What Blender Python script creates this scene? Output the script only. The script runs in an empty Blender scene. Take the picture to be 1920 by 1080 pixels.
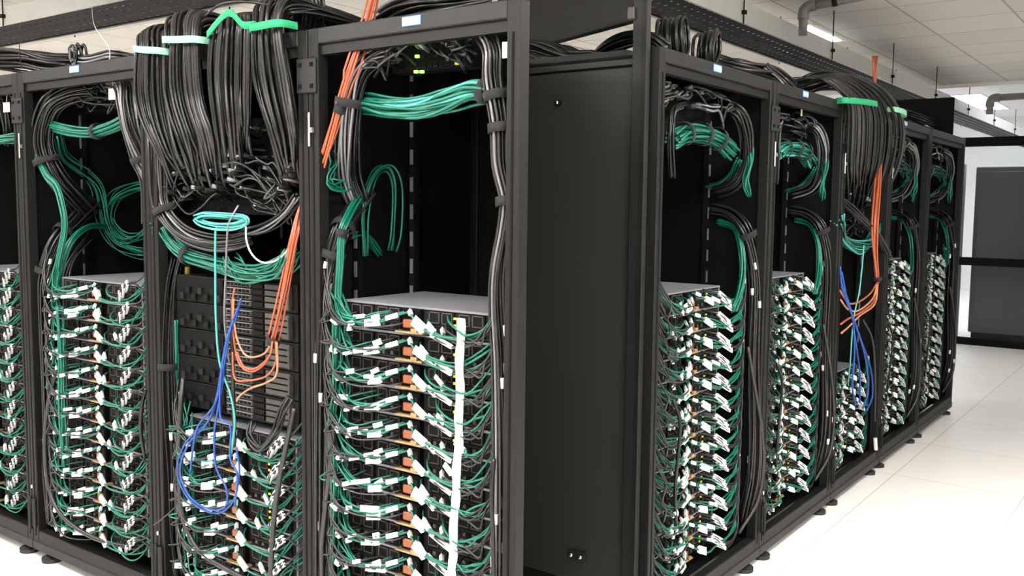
import bpy, math, random
from mathutils import Vector, Matrix
random.seed(7)
C = bpy.context.scene.collection
PI = math.pi
# ------------------------------------------------------------------ camera (fitted)
YAW, PITCH, ROLL, F, HC = .63380, -.08960, .01060, 1758.17, 1.4985
YL, XR, YP = 1.894, -1.416, 2.70        # front of left row, front of right row, end panel
fw = Vector((-math.sin(YAW)*math.cos(PITCH), math.cos(YAW)*math.cos(PITCH), math.sin(PITCH)))
_r = Vector((math.cos(YAW), math.sin(YAW), 0)); _u = _r.cross(fw)
rt = _r*math.cos(ROLL) + _u*math.sin(ROLL); up = -_r*math.sin(ROLL) + _u*math.cos(ROLL)
CAM = Vector((0, 0, HC))
def ray(u, v): return fw + rt*((u-960)/F) - up*((v-540)/F)
def PL(u, v, d=0.0):            # point on the left row's front plane, d metres into the rack
    r = ray(u, v); return CAM + r*((YL+d)/r.y)
def PR(u, v, d=0.0):            # point on the right row's front plane, d metres into the rack
    r = ray(u, v); return CAM + r*((XR-d)/r.x)
def PY(u, v, y):
    r = ray(u, v); return CAM + r*(y/r.y)
def PZ(u, v, z):
    r = ray(u, v); return CAM + r*((z-HC)/r.z)
cam = bpy.data.objects.new('camera', bpy.data.cameras.new('camera')); C.objects.link(cam)
cam.matrix_world = Matrix(((rt.x, up.x, -fw.x, 0), (rt.y, up.y, -fw.y, 0), (rt.z, up.z, -fw.z, HC), (0, 0, 0, 1)))
cam.data.sensor_width = 36; cam.data.lens = F*36/1920; cam.data.clip_start = .02
bpy.context.scene.camera = cam

# ------------------------------------------------------------------ materials
def mat(name, col, rough=.5, metal=0, emit=None, es=0, spec=.5, noise=0, nscale=30, bump=0):
    m = bpy.data.materials.new(name); m.use_nodes = True
    nt = m.node_tree; b = nt.nodes['Principled BSDF']
    b.inputs['Base Color'].default_value = (*col, 1); b.inputs['Roughness'].default_value = rough
    b.inputs['Metallic'].default_value = metal; b.inputs['Specular IOR Level'].default_value = spec
    if emit: b.inputs['Emission Color'].default_value = (*emit, 1); b.inputs['Emission Strength'].default_value = es
    if noise or bump:
        tc = nt.nodes.new('ShaderNodeTexCoord'); n = nt.nodes.new('ShaderNodeTexNoise'); n.inputs['Scale'].default_value = nscale
        nt.links.new(tc.outputs['Object'], n.inputs['Vector'])
        if noise:
            mx = nt.nodes.new('ShaderNodeMix'); mx.data_type = 'RGBA'
            mx.inputs[6].default_value = (*[max(0, c*(1-noise)) for c in col], 1); mx.inputs[7].default_value = (*[min(1, c*(1+noise)) for c in col], 1)
            nt.links.new(n.outputs['Fac'], mx.inputs[0]); nt.links.new(mx.outputs[2], b.inputs['Base Color'])
        if bump:
            bp = nt.nodes.new('ShaderNodeBump'); bp.inputs['Strength'].default_value = bump; bp.inputs['Distance'].default_value = .002
            nt.links.new(n.outputs['Fac'], bp.inputs['Height']); nt.links.new(bp.outputs[0], b.inputs['Normal'])
    return m
def grid_mat(name, col, line, px, py, ox, oy, w, rough=.5, spec=.5, var=.03):
    m = bpy.data.materials.new(name); m.use_nodes = True; nt = m.node_tree; N = nt.nodes; b = N['Principled BSDF']
    b.inputs['Roughness'].default_value = rough; b.inputs['Specular IOR Level'].default_value = spec
    tc = N.new('ShaderNodeTexCoord'); sp = N.new('ShaderNodeSeparateXYZ'); nt.links.new(tc.outputs['Object'], sp.inputs[0])
    def mth(op, a, bb=None):
        n = N.new('ShaderNodeMath'); n.operation = op
        for i, x in enumerate((a, bb)):
            if x is None: continue
            if isinstance(x, (int, float)): n.inputs[i].default_value = x
            else: nt.links.new(x, n.inputs[i])
        return n.outputs[0]
    ls, ids = [], []
    for ax, p, o in ((0, px, ox), (1, py, oy)):
        q = mth('DIVIDE', mth('ADD', sp.outputs[ax], 100*p-o), p)
        fr = mth('FRACT', q); ids.append(mth('FLOOR', q))
        d = mth('MINIMUM', fr, mth('SUBTRACT', 1.0, fr)); ls.append(mth('LESS_THAN', d, w/p))
    ln = mth('MAXIMUM', ls[0], ls[1])
    wn = N.new('ShaderNodeTexWhiteNoise'); cb = N.new('ShaderNodeCombineXYZ')
    nt.links.new(ids[0], cb.inputs[0]); nt.links.new(ids[1], cb.inputs[1]); nt.links.new(cb.outputs[0], wn.inputs[0])
    m1 = N.new('ShaderNodeMix'); m1.data_type = 'RGBA'; nt.links.new(wn.outputs[0], m1.inputs[0])
    m1.inputs[6].default_value = (*[c*(1-var) for c in col], 1); m1.inputs[7].default_value = (*[min(1, c*(1+var)) for c in col], 1)
    m2 = N.new('ShaderNodeMix'); m2.data_type = 'RGBA'; nt.links.new(ln, m2.inputs[0]); nt.links.new(m1.outputs[2], m2.inputs[6])
    m2.inputs[7].default_value = (*line, 1); nt.links.new(m2.outputs[2], b.inputs['Base Color'])
    return m
M = dict(
    frame=mat('black_powder_coat', (.0070, .0068, .0066), .5, noise=.12, nscale=60, spec=.22),
    frame_light=mat('charcoal_powder_coat', (.010, .010, .010), .5, spec=.3),
    inner=mat('matte_black_panel', (.0035, .0035, .0035), .8, spec=.12),
    panel=mat('satin_black_panel', (.0175, .0195, .0160), .6, noise=.05, nscale=9, spec=.3),
    cable=mat('black_cable_jacket', (.0038, .0038, .0042), .33, spec=.42),
    cable_grey=mat('charcoal_cable_jacket', (.016, .0155, .0155), .35, spec=.5),
    sleeve=mat('braided_silver_sleeve', (.16, .16, .17), .3, .3),
    teal=mat('teal_cable_jacket', (.003, .115, .075), .4),
    teal_light=mat('aqua_cable_jacket', (.06, .32, .29), .4),
    white=mat('white_label_paper', (.66, .66, .65), .6),
    white_cord=mat('pale_grey_cord', (.62, .66, .66), .5),
    orange=mat('orange_fibre_jacket', (.34, .075, .032), .4),
    orange_pale=mat('pale_orange_fibre_jacket', (.45, .17, .085), .4),
    blue=mat('blue_cable_jacket', (.007, .055, .27), .35),
    yellow=mat('dull_yellow_jacket', (.20, .15, .01), .5),
    green_strap=mat('green_strap_fabric', (.008, .27, .11), .7),
    mint_strap=mat('mint_strap_fabric', (.22, .50, .34), .7),
    tie=mat('black_strap_fabric', (.008, .008, .008), .9),
    steel=mat('galvanised_steel', (.19, .19, .21), .42, .2, noise=.08, nscale=15),
    steel_dark=mat('dark_grey_steel', (.010, .0098, .0095), .55, spec=.15),
    fan=mat('dark_grille', (.0055, .0052, .005), .6, spec=.12),
    port=mat('grey_port_plate', (.06, .056, .05), .5, spec=.25),
    hole=mat('port_hole_black', (.002, .002, .002), .7, spec=.1),
    copper=mat('copper_orange_plastic', (.22, .06, .02), .45),
    gold=mat('pale_gold_latch', (.30, .20, .09), .4, .2),
    chrome=mat('bright_metal', (.7, .7, .7), .22, .9),
    led_green=mat('green_status_led', (.05, .5, .02), .4, emit=(.15, 1, .05), es=1.4),
    led_yellow=mat('yellow_status_led', (.4, .4, .03), .4, emit=(.75, .85, .05), es=.12),
    badge=mat('pale_blue_badge', (.26, .40, .55), .4),
    badge_blue=mat('blue_badge_edge', (.03, .12, .35), .4),
    card=mat('buff_card_tag', (.72, .62, .36), .7),
    card_white=mat('cream_card_tag', (.85, .84, .60), .7),
    foot=mat('black_rubber_foot', (.012, .012, .012), .6),
    tray=mat('black_tray_steel', (.004, .004, .0045), .6, spec=.1),
    tray_rail=mat('grey_tray_rail', (.50, .50, .48), .55, 0, noise=.06, nscale=10),
    pipe=mat('grey_plastic_pipe', (.16, .15, .14), .4),
    wall=mat('off_white_wall_paint', (.72, .70, .66), .8),
    wallw=mat('white_wall_paint', (.85, .85, .85), .8),
    cab=mat('dark_cabinet_mesh', (.12, .122, .126), .38, noise=.15, nscale=4),
    alu=mat('grey_aluminium_profile', (.35, .35, .36), .4, .4),
    lampframe=mat('white_lamp_frame', (.8, .8, .8), .5),
    lamp=mat('lamp_diffuser', (.9, .9, .9), .5, emit=(1, .97, .935), es=9.5),
    lamp_cool=mat('lamp_diffuser_cool', (.9, .9, .9), .5, emit=(.93, .96, 1), es=5),
    lamp_far=mat('lamp_diffuser_far', (.9, .9, .9), .5, emit=(.95, .97, 1), es=3.2),
)
g = bpy.data.materials.new('smoked_glass'); g.use_nodes = True
gb = g.node_tree.nodes['Principled BSDF']; gb.inputs['Base Color'].default_value = (.85, .87, .88, 1); gb.inputs['Roughness'].default_value = .05
gb.inputs['Transmission Weight'].default_value = 1; gb.inputs['IOR'].default_value = 1.05
M['glass'] = g
M['floor'] = grid_mat('white_raised_floor_tiles', (.84, .825, .79), (.56, .54, .50), .65, .85, -.67, 4.60, .003, .38, .4, .015)
M['ceiling'] = grid_mat('mineral_ceiling_tiles', (.66, .63, .58), (.42, .40, .37), .6, .6, -1.70, 7.09, .008, .85, .2, .04)

# ------------------------------------------------------------------ mesh helpers
class MB:
    def __init__(s): s.v, s.f, s.m, s.mats, s.sm = [], [], [], [], []
    def mi(s, m):
        if m not in s.mats: s.mats.append(m)
        return s.mats.index(m)
    def add(s, vs, fs, m, smooth=False):
        o = len(s.v); k = s.mi(m); s.v += [tuple(p) for p in vs]
        for f in fs: s.f.append([i+o for i in f]); s.m.append(k); s.sm.append(smooth)
        return s
    def box(s, a, b, m, bev=0):
        x0, x1 = sorted((a[0], b[0])); y0, y1 = sorted((a[1], b[1])); z0, z1 = sorted((a[2], b[2]))
        if bev and min(x1-x0, y1-y0, z1-z0) > 2.2*bev:
            # chamfered box: 24 verts
            vs, idx = [], {}
            for i, x in enumerate((x0, x1)):
                for j, y in enumerate((y0, y1)):
                    for k, z in enumerate((z0, z1)):
                        dx, dy, dz = (bev if i == 0 else -bev), (bev if j == 0 else -bev), (bev if k == 0 else -bev)
                        idx[i, j, k] = len(vs); vs += [(x, y+dy, z+dz), (x+dx, y, z+dz), (x+dx, y+dy, z)]
            fs = []
            X = lambda i, j, k: idx[i, j, k]; Y = lambda i, j, k: idx[i, j, k]+1; Z = lambda i, j, k: idx[i, j, k]+2
            for i in (0, 1): fs.append([X(i, 0, 0), X(i, 1, 0), X(i, 1, 1), X(i, 0, 1)])
            for j in (0, 1): fs.append([Y(0, j, 0), Y(1, j, 0), Y(1, j, 1), Y(0, j, 1)])
            for k in (0, 1): fs.append([Z(0, 0, k), Z(1, 0, k), Z(1, 1, k), Z(0, 1, k)])
            for i in (0, 1):
                for j in (0, 1): fs.append([X(i, j, 0), X(i, j, 1), Y(i, j, 1), Y(i, j, 0)])
                for k in (0, 1): fs.append([X(i, 0, k), X(i, 1, k), Z(i, 1, k), Z(i, 0, k)])
            for j in (0, 1):
                for k in (0, 1): fs.append([Y(0, j, k), Y(1, j, k), Z(1, j, k), Z(0, j, k)])
            for i in (0, 1):
                for j in (0, 1):
                    for k in (0, 1): fs.append([X(i, j, k), Y(i, j, k), Z(i, j, k)])
            return s.add(vs, fs, m)
        vs = [(x, y, z) for x in (x0, x1) for y in (y0, y1) for z in (z0, z1)]
        return s.add(vs, [[0, 1, 3, 2], [4, 6, 7, 5], [0, 4, 5, 1], [2, 3, 7, 6], [0, 2, 6, 4], [1, 5, 7, 3]], m)
    def prism(s, poly, z0, z1, m):
        n = len(poly); vs = [(x, y, z0) for x, y in poly] + [(x, y, z1) for x, y in poly]
        return s.add(vs, [list(range(n))[::-1], list(range(n, 2*n))] + [[i, (i+1) % n, n+(i+1) % n, n+i] for i in range(n)], m)
    def tube(s, pts, r, m, n=6, smooth=True, caps=True, flat=None):
        pts = [Vector(p) for p in pts]; L = len(pts); vs, fs = [], []
        t0 = (pts[1]-pts[0]).normalized()
        a = t0.orthogonal().normalized()
        for i, p in enumerate(pts):
            t = (pts[min(i+1, L-1)]-pts[max(i-1, 0)])
            if t.length < 1e-9: t = t0
            t = t.normalized(); a = a - t*a.dot(t)
            if a.length < 1e-6: a = t.orthogonal()
            a.normalize(); b = t.cross(a)
            rr = r[i] if isinstance(r, (list, tuple)) else r
            for k in range(n):
                w = 2*PI*k/n; vs.append(p + a*(rr*math.cos(w)) + b*(rr*math.sin(w)))
        for i in range(L-1):
            for k in range(n): fs.append([i*n+k, i*n+(k+1) % n, (i+1)*n+(k+1) % n, (i+1)*n+k])
        if caps: fs += [list(range(n))[::-1], [(L-1)*n+k for k in range(n)]]
        return s.add(vs, fs, m, smooth)
    def cyl(s, c, r, z0, z1, m, n=16, r1=None):
        r1 = r if r1 is None else r1
        vs = [(c[0]+r*math.cos(2*PI*k/n), c[1]+r*math.sin(2*PI*k/n), z0) for k in range(n)] + [(c[0]+r1*math.cos(2*PI*k/n), c[1]+r1*math.sin(2*PI*k/n), z1) for k in range(n)]
        return s.add(vs, [list(range(n))[::-1], list(range(n, 2*n))] + [[k, (k+1) % n, n+(k+1) % n, n+k] for k in range(n)], m)
    def mesh(s, name):
        me = bpy.data.meshes.new(name); me.from_pydata(s.v, [], s.f)
        for m in s.mats: me.materials.append(M[m])
        me.polygons.foreach_set('material_index', s.m); me.polygons.foreach_set('use_smooth', s.sm); me.validate(); me.update()
        import bmesh
        bm = bmesh.new(); bm.from_mesh(me); bmesh.ops.recalc_face_normals(bm, faces=bm.faces[:]); bm.to_mesh(me); bm.free()
        return me
def link(name, data, parent=None, loc=None, rz=0):
    o = bpy.data.objects.new(name, data); C.objects.link(o)
    if parent: o.parent = parent
    if loc is not None: o.location = loc
    if rz: o.rotation_euler = (0, 0, rz)
    return o
def obj(name, mb, parent=None, loc=None, rz=0): return link(name, mb.mesh(name), parent, loc, rz)
def tag(o, label, cat, group=None, kind=None):
    o['label'] = label; o['category'] = cat
    if group: o['group'] = group
    if kind: o['kind'] = kind
    return o
def thing(name, label, cat, loc=(0, 0, 0), rz=0, group=None): return tag(link(name, None, None, loc, rz), label, cat, group)
def struct(name, mb, loc=None):
    o = obj(name, mb, None, loc); o['kind'] = 'structure'; return o
def spline(pts, n=6):
    P = [Vector(p) for p in pts]
    if len(P) < 3: return [P[0].lerp(P[1], i/n) for i in range(n+1)]
    Q = [P[0]*2-P[1]] + P + [P[-1]*2-P[-2]]; out = []
    for i in range(1, len(Q)-2):
        a, b, c, d = Q[i-1:i+3]
        for k in range(n):
            t = k/n; out.append(.5*((2*b)+(c-a)*t+(2*a-5*b+4*c-d)*t*t+(3*b-a-3*c+d)*t**3))
    out.append(P[-1]); return out
def rel(pts, o): return [Vector(p)-o for p in pts]
RND = random.random
def U(a, b): return random.uniform(a, b)

# a bound bundle of cables: one thing, every strand a child, ties and label sleeves children too
def bundle(name, label, cat, path, n, rad, r, m='cable', ties=(), group=None, wob=.12, mats=None, tie_m='tie', flat=1.0, taper=None, labels=0, sides=5, seg=5, tie_w=.012, label_at=(.1, .9), ext=0):
    base = Vector(path[0]); sp = spline(path, seg); L = len(sp)
    root = thing(name, label, cat, base, 0, group)
    fr, a = [], None
    for i, p in enumerate(sp):
        t = (sp[min(i+1, L-1)]-sp[max(i-1, 0)]).normalized()
        a = (t.orthogonal() if a is None else a-t*a.dot(t)).normalized(); fr.append((a.copy(), t.cross(a)))
    k = 0
    for j in range(n):
        rr = rad*math.sqrt((j+.5)/n)*.95; th = j*2.39996
        ph, ph2 = U(0, 6), U(0, 6); pts = []
        for i, p in enumerate(sp):
            t = i/(L-1); w = rad*wob
            sc = 1 if taper is None else taper(t)
            q = p + fr[i][0]*(rr*sc*math.cos(th) + w*math.sin(ph+9*t)) + fr[i][1]*(rr*sc*flat*math.sin(th) + w*math.sin(ph2+7*t))
            pts.append(q-base)
        if ext:
            pts.append(pts[-1] + Vector((U(-ext, ext), U(0, ext), U(-ext, ext))))
        mm = random.choice(mats) if mats else m
        obj('cable', MB().tube(pts, r, mm, sides), root)
        if labels and j < labels:
            i = int(L*U(*label_at)); i = max(1, min(L-2, i))
            obj('label_sleeve', MB().tube([pts[i].lerp(pts[i+1], 0), pts[i].lerp(pts[i+1], min(1, .028/max(1e-4, (pts[i+1]-pts[i]).length)))], r*1.5, 'white', 6), root)
    for t in ties:
        x = t*(L-1); i = min(L-2, int(x)); p = sp[i].lerp(sp[i+1], x-i)-base; d = (sp[i+1]-sp[i]).normalized()
        sc = 1 if taper is None else taper(t)
        A, B = fr[i]; ring = []
        R1 = rad*sc+r*1.3
        vs, fs = [], []
        nn = 16
        for e, (off, er) in enumerate(((-tie_w, 0), (-tie_w, .0025), (tie_w, .0025), (tie_w, 0))):
            for q in range(nn):
                w = 2*PI*q/nn; vs.append(p+d*off+A*((R1+er)*math.cos(w))+B*(((R1)*flat+er)*math.sin(w)))
        for e in range(4):
            for q in range(nn): fs.append([e*nn+q, e*nn+(q+1) % nn, ((e+1) % 4)*nn+(q+1) % nn, ((e+1) % 4)*nn+q])
        obj('strap', MB().add(vs, fs, tie_m, True), root)
    return root
def cord(name, label, cat, path, r, m, group=None, seg=7, sides=6, tags=()):
    base = Vector(path[0]); sp = rel(spline(path, seg), base)
    o = obj(name, MB().tube(sp, r, m, sides), None, base); tag(o, label, cat, group)
    for t, ln, rr in tags:
        i = int(t*(len(sp)-1)); i = max(0, min(len(sp)-2, i)); d = (sp[i+1]-sp[i]).normalized()
        obj('label_sleeve', MB().tube([sp[i], sp[i]+d*ln], rr, 'white', 6), o)
    return o

# ------------------------------------------------------------------ the room
X0, X1, Y0, Y1, ZC = -11.0, 2.6, -4.0, 10.85, 2.8
YF = 19.0
struct('floor', MB().box((X0, Y0, -.05), (X1, YF, 0), 'floor'))
struct('ceiling', MB().box((X0, Y0, ZC), (X1, Y1, ZC+.05), 'ceiling'))
struct('ceiling_rear', MB().box((X0, Y1, ZC+.35), (X1, YF, ZC+.40), 'wallw'))
struct('wall_left', MB().box((X0-.1, Y0, 0), (X0, YF, 3.2), 'wall'))
struct('wall_right', MB().box((X1, Y0, 0), (X1+.1, YF, 3.2), 'wall'))
struct('wall_front', MB().box((X0, Y0-.1, 0), (X1, Y0, 3.2), 'wall'))
struct('wall_back', MB().box((X0, YF, 0), (X1, YF+.1, 3.2), 'wallw'))
exposure = 2.2
struct('trim_1', MB().box((X0, Y1, ZC-.03), (X1, Y1+.04, ZC+.36), 'wall'))

def ceiling_light(x, y, lx, ly, label, m='lamp', z=ZC):
    t = thing('ceiling_light', label, 'light', (x, y, z), 0, 'recessed ceiling lights')
    f = MB(); w = .03
    f.box((-lx/2-w, -ly/2-w, -.012), (lx/2+w, -ly/2, 0), 'lampframe').box((-lx/2-w, ly/2, -.012), (lx/2+w, ly/2+w, 0), 'lampframe')
    f.box((-lx/2-w, -ly/2, -.012), (-lx/2, ly/2, 0), 'lampframe').box((lx/2, -ly/2, -.012), (lx/2+w, ly/2, 0), 'lampframe')
    obj('frame', f, t); obj('diffuser', MB().box((-lx/2, -ly/2, -.008), (lx/2, ly/2, -.002), m), t)
LIGHTS = [(-2.53, 7.12, .36, .76, 'lamp_cool', 'bright white troffer in the ceiling behind the grey elbow pipe')]
k = 0
for (x, y, lx, ly, m, lab) in LIGHTS: ceiling_light(x, y, lx, ly, lab, m)
for (x, y, w) in [(-.1, 1.2, 'over the aisle above the camera'), (-1.6, .3, 'before the rack with the white tape'), (-3.4, .3, 'before the rack under the four bundles'),
                  (-5.6, .3, 'before the rack cut by the photo edge'), (.2, 3.7, 'over the aisle beside the first right rack'), (1.5, 2.6, 'added out of view over the right side of the aisle'),  # troffer at the aisle's right side is added to whiten the near floor
                  (-4.6, 6.2, 'added unseen behind the left row, nearest the right racks'), (-7.6, 5.6, 'added unseen behind the left row, far from the camera'), (-8.6, 2.9, 'added unseen past the far left end of the left row'), (-3.6, -1.8, 'behind the camera to the left'), (.2, -1.8, 'behind the camera')]:  # troffers beyond the left row are added, unseen, to brighten the ceiling there
    ceiling_light(x, y, .6, 1.2, 'white ceiling troffer ' + w, 'lamp')
for x, y, w in ((-3.2, 12.6, 'nearer the racks'), (-1.0, 12.6, 'farther from the racks'), (-3.0, 16.2, 'added deepest at left'), (-.6, 16.2, 'added deepest at right')): ceiling_light(x, y, .6, 2.4, 'bright troffer beyond the glass partition, ' + w, 'lamp_far', ZC+.35)  # the deepest pair is added to brighten the far room

# glass partition with black frame at the far end
YG = 11.3
t = thing('glass_partition', 'black framed glass partition across the far end of the aisle', 'partition', (-2.6, YG, 0))
def zf(v, u=1860): return PY(u, v, YG).z
zt0, zt1 = zf(274), zf(257); zm0, zm1 = zf(499), zf(484)
fr = MB()
fr.box((-3.0, -.04, zt0), (5.2, .04, zt1), 'inner').box((-3.0, -.04, zm0), (5.2, .04, zm1), 'inner').box((-3.0, -.04, 0), (5.2, .04, .075), 'inner')
obj('frame', fr, t)
for x in (-1.2, 1.6, 3.1):
    obj('mullion', MB().box((x-.02, -.03, .07), (x+.02, .03, zt1), 'foot'), t)
for z0, z1 in ((.075, zm0), (zm1, zt0)):
    obj('pane', MB().box((-3, -.006, z0), (5.2, .006, z1), 'glass'), t)
# dark cabinets behind the glass
xa = PY(1826, 400, YG+.5).x
def cabinet(x0, x1, z1, label):
    t = thing('equipment_cabinet', label, 'cabinet', ((x0+x1)/2, YG+.5, 0), 0)
    w = (x1-x0)/2
    obj('body', MB().box((-w, 0, .08), (w, .8, z1), 'cab', .01), t)
    obj('door', MB().box((-w+.05, -.03, .14), (w-.05, -.002, z1-.05), 'cab', .006), t)
    obj('plinth', MB().box((-w+.03, .03, 0), (w-.03, .77, .08), 'foot'), t)
    obj('handle', MB().box((w-.12, -.05, z1*.5), (w-.09, -.03, z1*.5+.15), 'steel_dark'), t)
cabinet(xa, xa+.85, 1.97, 'tall dark cabinet behind the glass at the end of the aisle, nearest the racks')
cabinet(xa+.9, xa+1.8, 1.97, 'tall dark cabinet behind the glass, second from the racks')
t = thing('aluminium_column', 'pale grey column behind the glass beside the dark cabinets', 'column', (PY(1812, 400, YG+.3).x-.08, YG+.3, 0))
obj('shaft', MB().box((-.12, -.05, .02), (.05, .05, 2.0), 'alu', .008), t); obj('base_plate', MB().box((-.15, -.07, 0), (.08, .07, .02), 'alu'), t)

# ------------------------------------------------------------------ cable trays overhead
def cable_tray(label, axis, near, width, z, a0, a1, sgn, rail_h=.10):
    # axis 'x': runs along x, near edge at y=near, extends +y ; axis 'y': runs along y, near edge at x=near, extends -x
    t = thing('cable_tray', label, 'cable tray', ((a0+a1)/2, near, z) if axis == 'x' else (near, (a0+a1)/2, z), 0, 'ceiling cable trays')
    h = (a1-a0)/2
    def P(l, w, zz): return (l, w, zz) if axis == 'x' else (-w, l, zz)
    m = MB(); per, hl, nw, hw = .075, .018, 5, .016
    nl = int(2*h/per); la = []
    for i in range(nl): la += [-h+i*per, -h+i*per+per-hl]
    la.append(-h+nl*per); wa = [0]
    for j in range(nw):
        c = width*(j+.5)/nw; wa += [c-hw/2, c+hw/2]
    wa.append(width); vs, fs = [], []; q1 = len(wa)
    for l in la:
        for w in wa: vs.append(P(l, w, 0))
    for i in range(len(la)-1):
        for j in range(q1-1):
            if i % 2 == 1 and j % 2 == 1: continue
            q = i*q1+j; fs.append([q, q+1, q+q1+1, q+q1])
    m.add(vs, fs, 'tray')
    obj('tray_bed', m, t)
    for w in (0, width):
        r = MB(); d = -.003 if w == 0 else .003
        r.box(P(-h, w+d, -.012), P(h, w-d, rail_h), 'tray_rail')
        r.box(P(-h, w, rail_h-.004), P(h, w+(.02 if w == 0 else -.02), rail_h), 'tray_rail'); r.box(P(-h, w-d, -.012), P(h, w+(.012 if w == 0 else -.012), -.006), 'tray_rail')
        obj('side_rail', r, t)
    s = -h+.4
    while s < h:
        for w in (.0, width):
            b = MB(); p = P(s, w+(-.012 if w == 0 else .012), 0); b.tube([(p[0], p[1], -.02), (p[0], p[1], ZC-z)], .004, 'steel_dark', 6)
            b.box((p[0]-.014, p[1]-.012, rail_h*.3), (p[0]+.014, p[1]+.012, rail_h*.3+.02), 'steel_dark')
            obj('hanger_rod', b, t)
        s += 1.5
    return t
cable_tray('black perforated cable tray with grey rail above the left row of racks', 'x', 2.69, .40, 2.50, -9.0, -2.9, 1, .085)
cable_tray('black perforated cable tray with grey rail above the right row of racks', 'y', -2.08, .34, 2.50, 3.0, 18.6, 1, .10)
tr = 'cable lying in the overhead tray'
for i in range(3):
    cord('tray_cable', 'black cable lying in the overhead tray above the left racks', 'cable', [(-8.9+j*.6, 2.78+.09*i+U(-.02, .02), 2.512+.004*i) for j in range(10)], .01, 'cable', 'cables in the left tray')
    cord('tray_cable', 'black cable lying in the overhead tray above the right racks', 'cable', [(-2.16-.08*i+U(-.02, .02), 3.1+j*.9, 2.512+.004*i) for j in range(10)], .01, 'cable', 'cables in the right tray')

# grey pipes under the ceiling
def elbow_pipe(a, b, c, r, label):
    Q = b
    t = thing('drain_pipe', label, 'pipe', b)
    a, b, c = Vector(a)-Vector(b), Vector((0, 0, 0)), Vector(c)-Vector(b)
    obj('pipe', MB().tube([a, a*.01+b*.99], r, 'pipe', 14).tube([b+c*.02, c], r, 'pipe', 14), t)
    zt = (ZC if Vector(Q).y < Y1 else ZC+.35)-Q[2]; k = c*.45
    obj('hanger', MB().tube([k, (k.x, k.y, zt)], .006, 'steel_dark', 8).tube([k-c.normalized()*.015, k+c.normalized()*.015], r*1.12, 'steel_dark', 14), t)
    e = r*2.6
    obj('elbow', MB().tube(spline([a.normalized()*e, a.normalized()*e*.45, (a.normalized()+c.normalized())*e*.16, c.normalized()*e*.45, c.normalized()*e], 5), r*1.25, 'pipe', 14), t)
q = PZ(1507, 14, 2.66); q2 = PY(1507, 60, q.y)
elbow_pipe((q.x, q.y, 2.50), q, PZ(1640, -12, 2.70), .026, 'grey plastic elbow pipe hanging from the ceiling beside the bright troffer')
q = PY(1857, 184, 11.0)
elbow_pipe((q.x, q.y, PY(1857, 214, 11.0).z), q, (q.x+1.6, q.y, q.z+.02), .035, 'grey elbow pipe under the bright ceiling at the far end')

# ------------------------------------------------------------------ racks
RACKS = {}
def rack(key, label, origin, w, rz, depth=.8, lpanel=True, rpanel=True, chamfer=None, badge=None, group='black open server racks', rails=((.10, .50),)):
    H, pw = 2.0, .042
    t = thing('server_rack', label, 'server rack', origin, rz, group)
    RACKS[key] = dict(root=t, w=w, depth=depth)
    fp = lambda x, y, n='post': obj(n, MB().box((x, y, .075), (x+pw, y+pw, H), 'frame', .003).box((x+pw*.42, y-.0015, .1), (x+pw*.58, y+.002, H-.08), 'inner'), t)
    fp(0, 0); fp(w-pw, 0)
    fp(0, depth-pw)
    bx1 = w-pw if chamfer is None else chamfer-pw
    fp(bx1, depth-pw)
    obj('top_rail', MB().box((pw, 0, H-.045), (w-pw, .05, H), 'frame_light', .003).box((pw, .012, H-.075), (w-pw, .04, H-.045), 'frame'), t)
    obj('base_rail', MB().box((pw, .0, .045), (w-pw, .04, .125), 'frame', .003).box((0, -.004, .04), (w, .03, .078), 'frame_light', .003), t)
    yr = .12; rx = w if chamfer is None else w+(bx1+pw-w)*(yr-.04)/(depth-.04)
    roof = [(0, yr), (rx, yr), (bx1+pw, depth), (0, depth)]
    obj('roof', MB().prism(roof, H-.02, H-.001, 'frame'), t)
    b = MB().box((pw, depth-.03, .09), (bx1, depth-.008, H-.02), 'inner')
    obj('back_panel', b, t)
    if lpanel: obj('side_panel', MB().box((.0, .045, .09), (.012, depth-pw, H-.02), 'inner'), t)
    if rpanel:
        if chamfer is None: obj('side_panel', MB().box((w-.012, .045, .09), (w, depth-pw, H-.02), 'inner'), t)
        else: obj('side_panel', MB().prism([(w-.015, .04), (w, .04), (chamfer, depth), (chamfer-.02, depth)], .06, H-.02, 'inner'), t)
    base = MB().box((0, .04, .05), (.04, depth-pw, .11), 'frame').box((0, depth-.04, .05), (bx1, depth, .11), 'frame')
    if chamfer is None: base.box((w-.04, .04, .05), (w, depth-pw, .11), 'frame')
    obj('base_frame', base, t)
    if chamfer is None: obj('shade_sheet', MB().box((.04, .09, .085), (w-.04, depth-.04, .095), 'inner'), t)  # dark sheets added so the open rack bottoms look shaded
    elif chamfer: obj('shade_sheet', MB().prism([(.04, .14), (w-.14, .14), (bx1-.01, depth-.05), (.04, depth-.05)], .085, .095, 'inner'), t)
    for x in (.09, w-.09) if chamfer is None else (.09, w-.06):
        f = MB().cyl((x, .03), .042, 0, .016, 'foot', 18).cyl((x, .03), .036, .016, .022, 'foot', 18, .02).cyl((x, .03), .011, .022, .07, 'steel_dark', 10)
        obj('levelling_foot', f, t)
    if badge is not None:
        obj('badge', MB().box((badge-.032, -.003, H-.030), (badge+.032, .002, H-.008), 'badge').box((badge-.030, -.0045, H-.022), (badge+.03, -.002, H-.017), 'white').box((badge-.034, -.002, H-.032), (badge+.034, .003, H-.006), 'badge_blue'), t)
    # mounting rails; pale steel blocks imitate light showing in the square holes
    for x, y in rails:
        r = MB().box((x-.012, y, .11), (x+.012, y+.02, H-.06), 'inner')
        z = .2
        while z < H-.1:
            r.box((x-.006, y-.003, z), (x+.006, y, z+.048), 'steel'); z += .0889
        obj('mounting_rail', r, t)
    return t
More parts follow.
